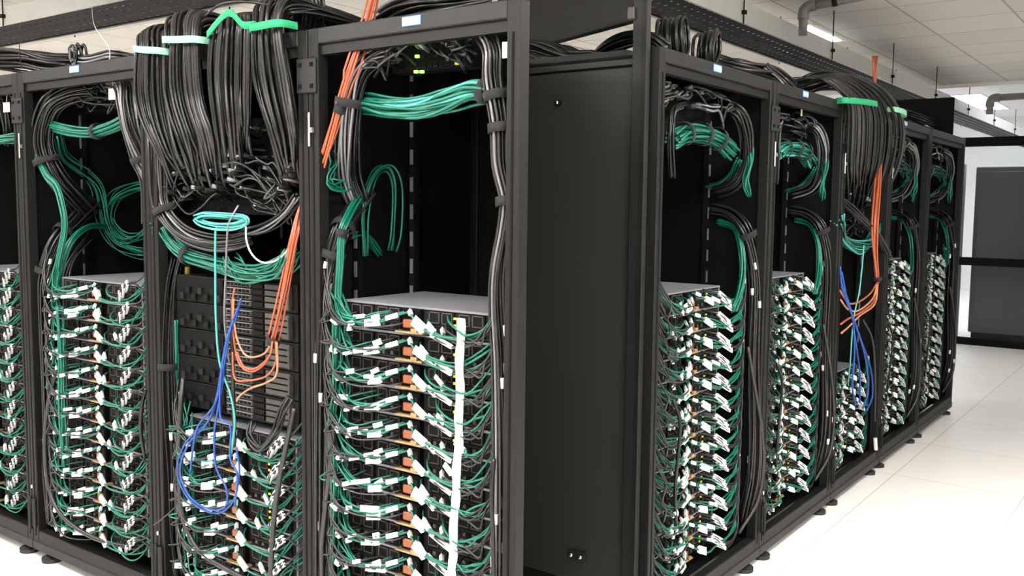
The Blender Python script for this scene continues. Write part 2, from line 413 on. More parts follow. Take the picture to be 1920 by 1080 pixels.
def rail_left(u, wall):      # depth on a left rack's left wall seen at u
    r = ray(u, 420); return wall*r.y/r.x-YL
def rail_right(u, wall):
    r = ray(u, 420); return XR-wall*r.x/r.y
def xL(u, d=0): return PL(u, 500, d).x
def yR(u, d=0): return PR(u, 500, d).y
# boundaries
BL = [-4.80, -3.862, -2.965, -2.143, -1.375]
BR = [2.705, 3.695, 4.615, 5.475, 6.372, 7.42]
LD = .79
rack('L0', 'black server rack cut by the left edge of the photo', (BL[0], YL, 0), BL[1]-BL[0]-.004, 0, LD, badge=.3)
rack('L1', 'black server rack between the photo-edge rack and the four-bundle rack', (BL[1], YL, 0), BL[2]-BL[1]-.004, 0, LD, badge=PL(140, 127).x-BL[1], rails=((.03, rail_left(156, BL[1]+.03)),))
rack('L2', 'black server rack hung with four black bundles, blue and orange cords', (BL[2], YL, 0), BL[3]-BL[2]-.004, 0, LD)
cx = -1.375*(YL+LD)/YL*1.0
rack('L3', 'black server rack with a white tape strip down its server stack', (BL[3], YL, 0), BL[4]-BL[3], 0, LD, chamfer=cx-BL[3], badge=PL(772, 28).x-BL[3], rails=((.03, rail_left(667, BL[3]+.03)), (.05, rail_left(772, BL[3]+.05))))
RN = ['black server rack right of the plain black end panel', 'second black server rack to the right of the end panel', 'black right-row server rack with orange and blue cords',
      'fourth black server rack of the right row, past the orange cords', 'last black server rack of the right row, next to the floor aisle']
for i in range(5):
    bd = {0: PR(1345, 118).y-BR[0], 1: PR(1510, 175).y-BR[1], 3: .25}.get(i)
    rack('R%d' % (i+1), RN[i], (XR, BR[i], 0), BR[i+1]-BR[i]-.004, PI/2, 1.0, badge=bd, rails=((BR[i+1]-BR[i]-.034, rail_right((1328, 1474, 1618, 1690, 1758)[i], BR[i+1]-.03)),))
# joining plates and latches between posts
def joint(where, P, rz, z0, z1, wx):
    t = thing('joining_plate', 'dark four-bolt plate joining the tops of the ' + where, 'bracket', (P[0], P[1], z0), rz, 'plates joining neighbouring racks')
    obj('plate', MB().box((-wx/2, -.009, 0), (wx/2, -.0008, z1-z0), 'frame_light', .002), t)
    for sx in (-.3, .3):
        for f in (.2, .82):
            obj('bolt', MB().box((sx*wx-.006, -.0115, (z1-z0)*f-.006), (sx*wx+.006, -.0085, (z1-z0)*f+.006), 'hole', .0015), t)
joint('white-tape rack and the four-bundle rack', (BL[3], YL), 0, 1.815, 1.915, .082)
joint('two leftmost racks in the photo', (BL[1], YL), 0, 1.80, 1.90, .082)
joint('first two right-row racks', (XR, BR[1]), PI/2, 1.80, 1.90, .082)
joint('second and third right-row racks', (XR, BR[2]), PI/2, 1.80, 1.90, .082)
joint('third and fourth right-row racks', (XR, BR[3]), PI/2, 1.80, 1.90, .082)
for k in ('L1', 'L2', 'L3', 'R2', 'R3', 'R4'):
    t = RACKS[k]['root']
    obj('latch', MB().box((.004, -.008, 1.66), (.012, -.001, 1.76), 'chrome', .002).box((.016, -.010, 1.70), (.024, -.001, 1.715), 'steel'), t)
    obj('hinge', MB().box((.001, -.012, .14), (.036, .0, .26), 'frame_light', .004).tube([(.008, -.013, .13), (.008, -.013, .27)], .006, 'frame', 8), t)
    obj('door_catch', MB().box((.006, -.008, .30), (.016, 0, .315), 'chrome', .002), t)

# end panel closing the right row, tall corner post and header
ZPT = PY(975, 130, YP).z
t = thing('end_cover', 'large plain black cover sheet closing the end of the right row', 'panel', (-1.95, YP, 0))
xa, xb = -2.42, PY(1183, 500, YP).x
zb = .185
e = MB()
e.box((xa+1.95, -.0, zb), (xb+1.95, .004, PY(1080, 133, YP).z-.004), 'panel', .001)
obj('sheet', e, t)
obj('top_rail', MB().box((xa+1.95, -.004, PY(1080, 133, YP).z+.004), (xb+1.95, .004, ZPT), 'panel', .001), t)
obj('stile', MB().box((xb+1.95, -.008, .02), (xb+1.95+.035, .004, ZPT), 'panel', .002), t)
lk = PY(1048, 193, YP)
obj('lock', MB().tube([(lk.x+1.95, -.012, lk.z), (lk.x+1.95, .002, lk.z)], .011, 'hole', 14).tube([(lk.x+1.95, -.016, lk.z), (lk.x+1.95, -.011, lk.z)], .006, 'chrome', 12), t)
lk = PY(1083, 1040, YP)
la = obj('latch', MB().box((lk.x+1.95-.035, -.014, lk.z-.012), (lk.x+1.95+.035, .001, lk.z+.016), 'steel_dark', .003), t)
for s in (-.018, .02): obj('button', MB().tube([(lk.x+1.95+s, -.019, lk.z), (lk.x+1.95+s, -.013, lk.z)], .007, 'chrome', 12), la)
for x in (-.40, .32): obj('foot', MB().cyl((x, -.03), .028, 0, .02, 'foot', 14).cyl((x, -.006), .009, .02, .19, 'foot', 10), t)
yq = YP-.035
pa, pb = PY(1181, 300, yq).x, PY(1207, 300, yq).x
t = thing('corner_post', 'tall dark post standing at the corner beside the end panel', 'post', ((pa+pb)/2, yq, 0))
hw = (pb-pa)/2
obj('post', MB().box((-hw, 0, .012), (hw, .03, 2.79), 'frame_light', .003).box((hw*.35, -.002, .03), (hw, .001, 2.7), 'frame'), t)
obj('base_plate', MB().box((-hw-.02, -.02, 0), (hw+.02, .028, .012), 'frame_light'), t)
br = PY(1186, 26, yq)
obj('bracket', MB().box((br.x-(pa+pb)/2-.012, -.014, br.z-.018), (br.x-(pa+pb)/2+.012, -.001, br.z+.02), 'port', .003), t)
# header: flat dark plate behind the post, turned away from the panel
h0 = PY(1196, 35, YP+.02); h1 = PY(962, 99, YP+.62)
zl = None
r1 = ray(962, 99); h1 = CAM + r1*((h0.z-HC)/r1.z)
d = (h1-h0); ln = d.length; ang = math.atan2(d.y, d.x)
t = thing('header_plate', 'dark flat header plate joining the top of the tall corner post', 'panel', h0, ang)
obj('plate', MB().box((0, -.006, 0), (ln*1.15, .006, .48), 'frame_light', .002), t)
obj('lip', MB().box((0, -.02, -.006), (ln*1.15, .012, 0), 'frame', .001), t)
# black baffle plate above the last right rack
yb = 7.30
a, b = PY(1680, 191, yb), PY(1790, 182, yb); zl = PY(1770, 232, yb).z-2.0; zt = b.z-2.0
t = thing('baffle_plate', 'black flat baffle standing across the roof of the last right rack', 'plate', (b.x, yb, 2.0))
w_ = b.x-a.x
obj('plate', MB().box((-w_-.3, 0, zl), (0, .012, zt), 'inner', .001), t)
for x in (-.13, -w_-.25): obj('leg', MB().box((x, 0, 0), (x+.13 if x > -.2 else x+.05, .012, zl), 'inner'), t)

# ------------------------------------------------------------------ servers
HS, WS = .079, .56
ORD = ['topmost', 'second', 'third', 'fourth', 'fifth', 'sixth', 'seventh', 'eighth', 'ninth', 'tenth', 'eleventh', 'twelfth', 'thirteenth']
def server_meshes(name, poly, n_open=4):
    d = {}
    c = MB(); c.prism(poly, .001, HS-.003, 'steel')
    c.box((-.279, -.004, .003), (.279, .0, HS-.009), 'steel_dark').box((-.28, -.008, HS-.009), (.28, .0, HS-.003), 'steel')
    c.box((-.28, -.006, .001), (-.272, .0, HS-.004), 'steel').box((.272, -.006, .001), (.28, .0, HS-.004), 'steel')
    d['chassis'] = c.mesh('chassis')
    m = MB(); m.box((-.046, -.010, .006), (.046, -.004, .068), 'fan')
    for x in (-.023, .023):      # two fan grilles, then the ports below them
        for q in range(4):
            a = (x-.019, x+.019, .034, .066)
            if q == 0: m.box((a[0], -.012, a[2]), (a[1], -.010, a[2]+.003), 'port')
            if q == 1: m.box((a[0], -.012, a[3]-.003), (a[1], -.010, a[3]), 'port')
            if q == 2: m.box((a[0], -.012, a[2]), (a[0]+.003, -.010, a[3]), 'port')
            if q == 3: m.box((a[1]-.003, -.012, a[2]), (a[1], -.010, a[3]), 'port')
    for i in range(5): m.box((-.04+i*.0165, -.0125, .010), (-.03+i*.0165, -.010, .020), 'port' if i % 2 else 'hole')
    m.box((-.044, -.0125, .024), (.044, -.010, .028), 'steel_dark')
    d['node'] = m.mesh('node_module')
    m = MB(); m.box((-.034, -.022, .008), (.034, -.004, .070), 'hole').box((-.024, -.030, .016), (.014, -.020, .040), 'copper', .003).box((.016, -.026, .020), (.030, -.020, .060), 'fan')
    d['psu'] = m.mesh('power_supply')
    m = MB(); m.box((-.05, -.034, .001), (.052, -.004, .0065), 'gold', .001).box((.012, -.036, .006), (.034, -.026, .016), 'gold')
    d['latch'] = m.mesh('latch')
    m = MB(); m.box((-.004, -.0135, .030), (.004, -.010, .037), 'led_yellow').box((-.004, -.0135, .050), (.004, -.010, .056), 'led_yellow')
    d['led'] = m.mesh('status_light')
    return d
RECT = [(-.28, 0), (.28, 0), (.28, .52), (-.28, .52)]
CH = [(-.28, 0), (.28, 0), (.262, .035), (.03, .345), (-.28, .345)]
SM = server_meshes('s', RECT); SMC = dict(SM); SMC['chassis'] = server_meshes('c', CH)['chassis']
def add_server(parent_m, loc, rz, label, group, meshes, dark=False):
    t = thing('server', label, 'server', loc, rz, group)
    link('chassis', meshes['chassis'], t)
    for x in (-.205, -.098, .098, .205): link('node_module', meshes['node'], t, (x, 0, 0))
    p = link('power_supply', meshes['psu'], t, (-.002, 0, 0)); link('latch', meshes['latch'], p)
    link('status_light', meshes['led'], t, (.150, 0, 0))
    return t
def place(key, x, y, z):          # rack-local to world
    return RACKS[key]['root'].matrix_world_local @ Vector((x, y, z))
STUFF_B, STUFF_G = MB(), MB()
def sleeve_mesh(p, q, r, flat=False):
    d = q-p
    return MB().tube([p, q], r, 'white', 6 if not flat else 4)
def world_of(key):
    o = RACKS[key]['root']; return Matrix.Translation(o.location) @ Matrix.Rotation(o.rotation_euler.z, 4, 'Z')
def run_cable(name, label, group, W, pts, r, m, sl, stuff=None, seg=5, sides=5):
    sp = [W @ Vector(p) for p in spline(pts, seg)]
    if stuff is not None:
        stuff.tube(sp, r, m, 4)
    else:
        base = sp[0].copy(); o = obj(name, MB().tube(rel(sp, base), r, m, sides), None, base); tag(o, label, 'cable', group)
    nf = (W.to_3x3() @ Vector((0, -1, .25))).normalized()
    def at_len(t):
        x = t*(len(sp)-1); i = min(len(sp)-2, int(x)); return sp[i].lerp(sp[i+1], x-i)
    for a, b, rr in sl:       # flat white paper labels folded round stretches of the cable
        p, q = at_len(a), at_len(b); d = (q-p); n = (nf-d*(nf.dot(d)/max(1e-9, d.length_squared))).normalized(); h = d.normalized().cross(n)*rr
        n1 = n*(r+.0016); n0 = n*(-r-.0004)
        vs = [p-h+n1, q-h+n1, q+h+n1, p+h+n1, p-h*.7+n0, q-h*.7+n0, q+h*.7+n0, p+h*.7+n0]
        fs = [[0, 1, 2, 3], [7, 6, 5, 4], [0, 4, 5, 1], [1, 5, 6, 2], [2, 6, 7, 3], [3, 7, 4, 0]]
        if stuff is not None: stuff.add(vs, fs, 'white')
        else: obj('label_sleeve', MB().add(rel(vs, base), fs, 'white'), o)
def fill(key, who, cx, z0, n, rec, lx, rx, meshes, slant, left=True, bl=2, brn=2, gl=2, gr=1, stuff_b=False, stuff_g=False):
    W0 = world_of(key)
    o = RACKS[key]['root']; rz = o.rotation_euler.z
    for i in range(n):
        z = z0+(n-1-i)*HS
        od = 'bottom' if i == n-1 else ORD[i]
        nm = {'topmost': 'topmost server', 'bottom': 'bottom server'}.get(od, od+' server from top')
        loc = W0 @ Vector((cx, rec, z))
        add_server(None, loc, rz, 'grey rack server, %s in the %s' % (nm, who), 'servers stacked in the '+who, meshes)
        W = Matrix.Translation(loc) @ Matrix.Rotation(rz, 4, 'Z')
        j = lambda a: U(-a, a)
        if left:
            for k in range(bl):
                xp = (-.175, -.075, -.225)[k % 3]+j(.014); zz = (.016, .046, .030)[k % 3]+j(.008)
                pts = [(lx-.005+j(.014), -.01+j(.012), .155+j(.02)), (lx+.010+j(.008), -.045+j(.008), .095+j(.01)), (lx+.045+j(.01), -.066+j(.008), .042+j(.008)), (lx+.105, -.072+j(.006), .012+j(.006)), (xp-.045, -.066+j(.006), zz-.016+j(.004)), (xp-.012, -.05+j(.006), zz-.002+j(.004)), (xp+.012, -.012, zz+.008)]
                run_cable('server_cable', 'left black cable with white label, %s, %s' % (nm, who), 'left black cables of the %s, %s' % (nm, who), W, pts, .0030, 'cable_grey' if k < 2 else 'cable', [((.64, .74), (.72, .84), (.58, .68))[k % 3]+(U(.006, .010),)]+([(.02, .07, .0045)] if k == 0 else []), STUFF_B if stuff_b else None)
            for k in range(gl):
                s = k*.009+j(.004)
                pts = [(lx+.05+j(.012), -.015, .085+j(.015)), (lx+.085+j(.012), -.040+j(.008), .045+s), (-.19+j(.01), -.060+j(.006), .020+s), (-.115+j(.01), -.066+j(.004), .020+s), (-.065, -.052, .034+s), (-.036+.012*k, -.03, .055), (-.022+.014*k, -.006, .062)]
                run_cable('patch_cable', 'left teal patch cable with white label, %s, %s' % (nm, who), 'left teal cables of the %s, %s' % (nm, who), W, pts, .0036, 'teal', [(.46, .60, U(.009, .013))] if k == 0 else [(.66, .78, .007)], STUFF_G if stuff_g else None)
        for k in range(gr):
            pts = [(.0+.012*k, -.006, .064), (.006+.01*k, -.034, .066), (.035, -.052, .050+j(.004)), (.075+j(.008), -.062, .028+j(.004)), (.125+j(.01), -.066, .016+j(.006)), (.20+j(.01), -.060, .012+j(.006)), (rx-.085, -.048, .026+j(.01)), (rx-.04, -.03, .062+j(.012)), (rx-.01, -.01, .10+j(.01))]
            run_cable('patch_cable', 'right teal patch cable with white label, %s, %s' % (nm, who), 'right teal cables of the %s, %s' % (nm, who), W, pts, .0036, 'teal', [(.28, .42, U(.010, .015)), (.12, .2, .006)], STUFF_G if stuff_g else None)
        # the rest of the cabling, massed
        far = key[0] == 'R'
        for k in range(4 if far else 3):
            s = j(.014); xe = U(-.25, -.04)
            run_cable('', '', '', W, [(lx+.02+j(.02), -.02+j(.02), .12+j(.03)), (lx+.06+j(.02), -.05, .06+j(.02)), (min(xe-.07, lx+.13), -.07+j(.012), .03+s), (xe-.03, -.066+j(.012), .022+s), (xe+.02, -.045, .038+s), (xe+.05, -.008, .05+s*.5)], .0033, 'teal', [(U(.5, .6), U(.66, .74), U(.005, .010))] if (k % 2 if far else k == 1) else [], STUFF_G, 3)
        for k in range(3 if far else 2):
            s = j(.014); xe = U(.05, .2)
            run_cable('', '', '', W, [(xe-.04, -.008, .05+s), (xe, -.05, .04+s), (xe+.05, -.066, .02+s), (min(xe+.13, rx-.1), -.06+j(.01), .012+s), (rx-.06+j(.01), -.045, .045+j(.02)), (rx-.02+j(.015), -.015, .12+j(.02))], .0033, 'teal', [(.18, .34, U(.005, .010))] if k % 2 else [], STUFF_G, 3)
        for k in range(3):
            s = j(.018); xe = (-.24, -.15, -.05)[k]+j(.02)
            run_cable('', '', '', W, [(lx+j(.02), -.03+j(.015), .19+j(.03)), (lx+.02+j(.01), -.06, .11+j(.02)), (lx+.06, -.075, .05+j(.015)), (min(xe-.06, lx+.14), -.078, .018+s), (xe-.02, -.062, .026+s), (xe+.02, -.01, .038+s)], .0030, 'cable_grey', [(U(.62, .68), U(.74, .80), U(.004, .008))] if k == 1 else [], STUFF_B, 4)
        for k in range(3):
            s = j(.012)
            if slant == '/': q = [(.185+.022*k, -.006, .004+.02*k), (.200+.022*k, -.05, .012+.022*k), (.225+.024*k, -.07, .036+.02*k), (.262+.024*k, -.07, .070+.012*k), (rx-.03, -.05, .10), (rx, -.02, .15)]
            elif slant == '-': q = [(.06+.06*k, -.006, .03+s), (.10+.05*k, -.05, .018+s), (.15+.05*k, -.062, .002+s), (.22+.03*k, -.06, -.006+s), (rx-.05, -.045, .04+s), (rx-.005, -.02, .13)]
            else: q = [(.12+.03*k, -.006, .072-.022*k), (.15+.024*k, -.05, .062-.022*k), (.19+.022*k, -.068, .040-.02*k), (.225+.02*k, -.07, .016-.016*k), (rx-.12, -.06, -.01+s), (rx-.04, -.05, .03+s), (rx, -.03, .12)]
            run_cable('', '', '', W, q, .0030, 'cable_grey', [(.2, .5, U(.006, .0095))] if slant != '-' or k == 0 else [], STUFF_B, 4)
        for k in range(brn):
            if slant == '/':
                pts = [(.17+.02*k, -.006, .010+.026*k), (.187+.02*k, -.04, .014+.028*k), (.215+.03*k+j(.005), -.064, .040+.022*k), (.25+.03*k, -.068, .072+.018*k), (rx-.06, -.05, .085), (rx-.02, -.03, .06), (rx, -.01, .11)]
                sl = [(.22, .52, .0085)]
            elif slant == '\\':
                pts = [(.15+.03*k, -.006, .066-.026*k), (.172+.02*k, -.04, .062-.028*k), (.205+.02*k+j(.005), -.062, .042-.024*k), (.24+.02*k, -.064, .020-.02*k), (rx-.11, -.055, -.012), (rx-.04, -.045, .03), (rx-.01, -.03, .11)]
                sl = [(.22, .52, .0085)]
            else:
                pts = [(.055+.05*k, -.006, .024+.006*k), (.08+.05*k, -.04, .020), (.115+.05*k+j(.006), -.056, .008+j(.004)), (.19+.03*k, -.06, -.004+j(.006)), (rx-.075, -.048, .008+j(.008)), (rx-.03, -.03, .052+j(.01)), (rx, -.01, .105)]
                sl = [(.18, .36, .0075)] if k == 0 else [(.1, .22, .006)]
            run_cable('server_cable', 'right black cable with white label, %s, %s' % (nm, who), 'right black cables of the %s, %s' % (nm, who), W, pts, .0030, 'cable_grey' if k else 'cable', sl+([(.93, .98, .005)] if k == 0 else []), STUFF_B if stuff_b else None)
WH = dict(L0='photo-edge rack', L1='leftmost whole rack', L2='four-bundle rack', L3='white-tape rack', R1='first right-row rack', R2='second right-row rack', R3='orange-corded right rack', R4='fourth right-row rack', R5='last right-row rack')
fill('L3', WH['L3'], -1.765-BL[3], .186, 13, .056, -.325, .335, SMC, '-', bl=3)
fill('L1', WH['L1'], -3.379-BL[1], .165, 13, .056, -.34, .36, SM, '/', bl=3)
fill('L0', WH['L0'], -4.245-BL[0], .165, 13, .056, -.325, .34, SM, '/')
fill('L2', WH['L2'], -2.545-BL[2], .20, 7, .056, -.31, .335, SM, '/')
wr = [BR[i+1]-BR[i] for i in range(5)]
def cR(i): return .445*wr[i]
for i in (0, 1): fill('R%d' % (i+1), WH['R%d' % (i+1)], cR(i), .165, 13, .10, -.33, .475, SM, '\\', bl=2-i, brn=2)
fill('R3', WH['R3'], cR(2), .165, 6, .10, -.33, .45, SM, '\\', bl=2, brn=3, stuff_b=True)
fill('R4', WH['R4'], cR(3), .165, 13, .10, -.33, .45, SM, '\\', brn=3, stuff_b=True)
fill('R5', WH['R5'], cR(4), .165, 13, .10, -.33, .45, SM, '\\', brn=3, stuff_b=True, stuff_g=True)
tag(obj('server_cables', STUFF_B), 'the rest of the white-labelled black cables massed over the server stacks', 'cables', None, 'stuff')
tag(obj('patch_cables', STUFF_G), 'the rest of the teal patch cables massed over the server stacks', 'cables', None, 'stuff')

# white tape hanging down the third stack
t = MB(); pts = [PL(u, v, -.012) for u, v in ((863, 597), (861, 690), (860, 780), (857, 860), (852, 950), (848, 1040), (846, 1090), (845, 1150))]
b0 = pts[0].copy(); sp = spline(pts, 6); vs, fs = [], []
for i, p in enumerate(sp):
    w = .0125*(1+.10*math.sin(i*1.7)); q = p-b0; o_ = .003*math.sin(i*.9)
    vs += [q+Vector((-w, o_, 0)), q+Vector((w, o_+.002, 0)), q+Vector((w, o_+.005, 0)), q+Vector((-w, o_+.003, 0))]
for i in range(len(sp)-1):
    for k in range(4): fs.append([i*4+k, i*4+(k+1) % 4, i*4+4+(k+1) % 4, i*4+4+k])
t.add(vs, fs, 'white'); tag(obj('tape_strip', t, None, b0), 'long white tape strip hanging down in front of the server stack', 'tape')

# ------------------------------------------------------------------ switches at the rack tops
def switch(key, who, x0, x1, y, z0, z1, leds=(), m='steel_dark', rows=2, dp=.2):
    W0 = world_of(key); rz = RACKS[key]['root'].rotation_euler.z
    t = thing('network_switch', who, 'network switch', W0 @ Vector(((x0+x1)/2, y, z0)), rz, 'switches in the racks')
    h, w = z1-z0, (x1-x0)/2
    obj('chassis', MB().box((-w, 0, 0), (w, dp, h), 'inner', .003), t)
    pm = MB(); n = max(6, int(w*2/.022))
    for r in range(rows):
        for i in range(n):
            x = -w+.02+(2*w-.04)*i/(n-1); zc = h*(r+.5)/rows
            pm.box((x-.008, -.006, zc-.007), (x+.008, .001, zc+.007), m).box((x-.005, -.0075, zc-.004), (x+.005, -.0055, zc+.004), 'hole')
    pm.box((-w+.004, -.002, .003), (w-.004, -.0005, h-.003), 'inner'); obj('port_panel', pm, t)
    for x, z, mm in leds: obj('status_light', MB().box((x-.006, -.014, z-.004), (x+.006, -.005, z+.004), mm, .001), t)
    return t, W0, rz
def loc_of(key, P):
    q = world_of(key).inverted() @ P; return q
def tangle(key, label, x0, x1, y, z0, z1, n, side=0, r=.0042, mats=('cable', 'cable', 'cable_grey'), droop=.05, sl=.25):
    W0 = world_of(key); base = W0 @ Vector(((x0+x1)/2, y, z0))
    t = thing('cable_tangle', label, 'cables', base, RACKS[key]['root'].rotation_euler.z, 'cable tangles at the top switches')
    cx = (x0+x1)/2
    for i in range(n):
        a = x0+(x1-x0)*((i+.5)/n)-cx; za = U(.1, .9)*(z1-z0)
        sd = side if side else (-1 if a < 0 else 1)
        e = ((x0 if sd < 0 else x1)-cx) + U(-.03, .03)
        p = [(a, -.004, za), (a+U(-.01, .01), -.06+U(-.02, .01), za+U(-.01, .03)), (a+sd*.05, -.085+U(-.02, .02), za-droop*U(0, 1)), ((a+e)/2, -.07+U(-.03, .02), za-droop*U(0, 1.4)), (e, -.05+U(-.02, .03), U(-.3, .6)*(z1-z0))]
        sp = spline(p, 5)
        obj('cable', MB().tube(sp, r, random.choice(mats), 5), t)
        if RND() < sl: obj('plug', MB().tube([sp[1], sp[4]], r*1.7, 'sleeve', 6), t)
    return t
def hang_tag(label, P, m, key, w=.016, h=.026):
    o = obj('card_tag', MB().box((-w, -.001, -h), (w, .001, 0), m).tube([(0, 0, 0), (.004, 0, .03), (.01, .01, .07)], .0012, 'white', 5), None, P, RACKS[key]['root'].rotation_euler.z+.15)
    tag(o, label, 'tag')
# left row
A = loc_of('L1', PL(100, 215, .20)); B = loc_of('L1', PL(240, 150, .20))
switch('L1', 'black switch at the top of the leftmost whole rack', A.x, B.x, .22, A.z, B.z+.01)
tangle('L1', 'black cables tangled at the top switch, leftmost whole rack', A.x, B.x, .20, A.z, B.z, 22, 0, .004)
hang_tag('buff card tag hanging under the rail of the leftmost whole rack', PL(211, 166, .05), 'card', 'L1', .021, .04)
A = loc_of('L0', PL(-60, 225, .20)); B = loc_of('L0', PL(40, 165, .20))
switch('L0', 'black switch at the top of the photo-edge rack', A.x, B.x, .22, A.z, B.z)
tangle('L0', 'black cables tangled at the top switch of the photo-edge rack', A.x, B.x, .20, A.z, B.z, 12)
hang_tag('buff card tag at the very left edge of the photo', PL(12, 192, .05), 'card', 'L0', .021, .04)
A = loc_of('L3', PL(730, 138, .12)); B = loc_of('L3', PL(915, 40, .12))
S = lambda u, v: (loc_of('L3', PL(u, v, .12)).x-(A.x+B.x)/2, loc_of('L3', PL(u, v, .12)).z-A.z)
switch('L3', 'black switch with green lights at the top of the white-tape rack', A.x, B.x-.06, .13, A.z, B.z, [(*S(797, 104), 'led_green'), (*S(795, 133), 'led_green'), (*S(806, 133), 'led_green'), (*S(873, 88), 'led_yellow'), (*S(873, 117), 'led_yellow')], rows=4, dp=.06)
tangle('L3', 'black cables hanging over the green-lit switch of the white-tape rack', A.x+.01, B.x-.03, .125, A.z, B.z, 26, 0, .004, droop=.02, sl=.3)
hang_tag('cream card tag hanging inside the top corner of the white-tape rack', PL(956, 78, .03), 'card_white', 'L3', .021, .04)
for i, nm in enumerate(('first right-row rack', 'second right-row rack', None, 'fourth right-row rack', 'last right-row rack')):
    if not nm: continue
    k = 'R%d' % (i+1); w = wr[i]
    switch(k, 'black switch at the top of the '+nm, .14*w, .74*w, .16, 1.74, 1.93)
    tangle(k, 'black cables tangled at the top switch of the '+nm, .10*w, .70*w, .15, 1.82, 1.94, 24 if i < 2 else 12, 0, .0048, droop=.02, mats=('cable', 'cable', 'cable_grey', 'sleeve'), sl=.3)
hang_tag('buff card tag hanging at the top of the second right-row rack', PR(1503, 205, .06), 'card', 'R2', .014, .03)

# ------------------------------------------------------------------ left row looms
MX = ['cable', 'cable', 'cable_grey', 'cable_grey']
MS = ['cable', 'cable_grey', 'sleeve']
def pl(d, *uv): return [PL(u, v, d) if not isinstance(v, tuple) else None for u, v in uv]
def PLc(u, v, d, m=.035):        # kept inside the rack whose opening the pixel looks through
    x = PL(u, v, 0).x; k = max([i for i in range(4) if BL[i] <= x] or [0]); wall = BL[k]+m
    p = PL(u, v, d)
    if d > .0 and p.x < wall and x > wall+.005:
        r = ray(u, v); p = CAM+r*(wall/r.x)
    return p
def PRc(u, v, d, m=.035):
    y = PR(u, v, 0).y; k = max([i for i in range(5) if BR[i] <= y] or [0]); wall = BR[k+1]-m
    p = PR(u, v, d)
    if d > .0 and p.y > wall and y < wall-.005:
        r = ray(u, v); p = CAM+r*(wall/r.y)
    return p
def pld(*uvd): return [PLc(u, v, d) for u, v, d in uvd]
bundle('cable_loom', 'black cable loom curving down from the switch at left, leftmost whole rack', 'cable loom', pld((185, 165, .16), (140, 172, .12), (100, 195, .08), (82, 240, .07), (82, 285, .07), (105, 335, .10), (140, 375, .18), (165, 400, .32)), 24, .046, .0045, mats=['cable', 'cable_grey', 'cable_grey'], ties=(.62,), labels=0)
bundle('cable_loom', 'black cable loom sweeping to the left beside the server stack, leftmost whole rack', 'cable loom', pld((175, 378, .30), (140, 415, .18), (105, 455, .09), (86, 510, .06), (82, 560, .055), (88, 700, .05), (94, 850, .05), (104, 980, .05)), 20, .036, .0045, mats=['cable', 'cable_grey', 'cable_grey'], ties=(.22, .42), labels=16, label_at=(.42, .98))
bundle('cable_loom', 'silver and black cable loom at the right of the same rack, below the rail', 'cable loom', pld((205, 150, .15), (232, 162, .08), (236, 195, .06), (243, 235, .06), (256, 272, .08), (268, 300, .10), (284, 340, .12), (284, 420, .12)), 24, .036, .0045, mats=['cable_grey', 'sleeve', 'sleeve', 'cable_grey'], ties=(.7,))
bundle('cable_loom', 'teal cable loom crossing the leftmost whole rack, tied midway', 'cable loom', pld((88, 232, .10), (112, 240, .09), (145, 246, .09), (178, 247, .09), (212, 236, .09), (240, 222, .10), (262, 226, .16)), 16, .022, .0048, m='teal', ties=(.52,))
bundle('cable_loom', 'teal cords hanging in a loose loop at the back of the same rack', 'cable loom', pld((108, 250, .12), (120, 295, .2), (160, 325, .25), (185, 355, .3), (197, 415, .32), (220, 455, .35), (262, 472, .38), (285, 468, .38), (305, 440, .38)), 9, .03, .0028, m='teal', wob=.25)
bundle('cable_loom', 'teal cable coil hanging in the dark at the back of the same rack', 'cable loom', pld((300, 350, .36), (255, 350, .36), (215, 370, .36), (205, 410, .36), (230, 445, .36), (262, 445, .36), (300, 425, .36)), 9, .03, .0028, m='teal', wob=.25)
bundle('cable_loom', 'bright teal loom dropping at left past the black loom, leftmost whole rack', 'cable loom', pld((68, 290, .05), (88, 330, .05), (107, 350, .045), (120, 395, .045), (122, 430, .045), (110, 490, .045), (103, 545, .045), (115, 580, .04), (150, 592, .03)), 9, .014, .0045, m='teal')
bundle('cable_loom', 'second teal loom entering from the dark to the left of the same rack', 'cable loom', pld((205, 425, .35), (165, 425, .2), (135, 450, .10), (118, 490, .07), (110, 530, .055)), 7, .012, .0045, m='teal')
bundle('cable_loom', 'teal cables running straight down in front of the stack, leftmost whole rack', 'cable loom', pld((112, 575, -.01), (114, 650, -.012), (117, 740, -.012), (120, 830, -.01), (122, 880, .0)), 6, .012, .004, m='teal', wob=.2)
bundle('cable_loom', 'loose black cables curling in the middle of the rack, leftmost whole rack', 'cable loom', pld((165, 445, .25), (145, 465, .14), (128, 500, .09), (120, 545, .07), (122, 585, .05)), 8, .022, .004, mats=MX, wob=.3)
# photo-edge rack
bundle('cable_loom', 'teal cable loom crossing the rack cut by the photo edge', 'cable loom', pld((-60, 262, .1), (-20, 264, .09), (10, 262, .09), (40, 258, .12)), 12, .022, .0048, m='teal')
bundle('cable_loom', 'black cable loom at the right of the photo-edge rack', 'cable loom', pld((-20, 160, .1), (5, 180, .08), (14, 220, .1), (20, 270, .14)), 10, .025, .0045, mats=MX)

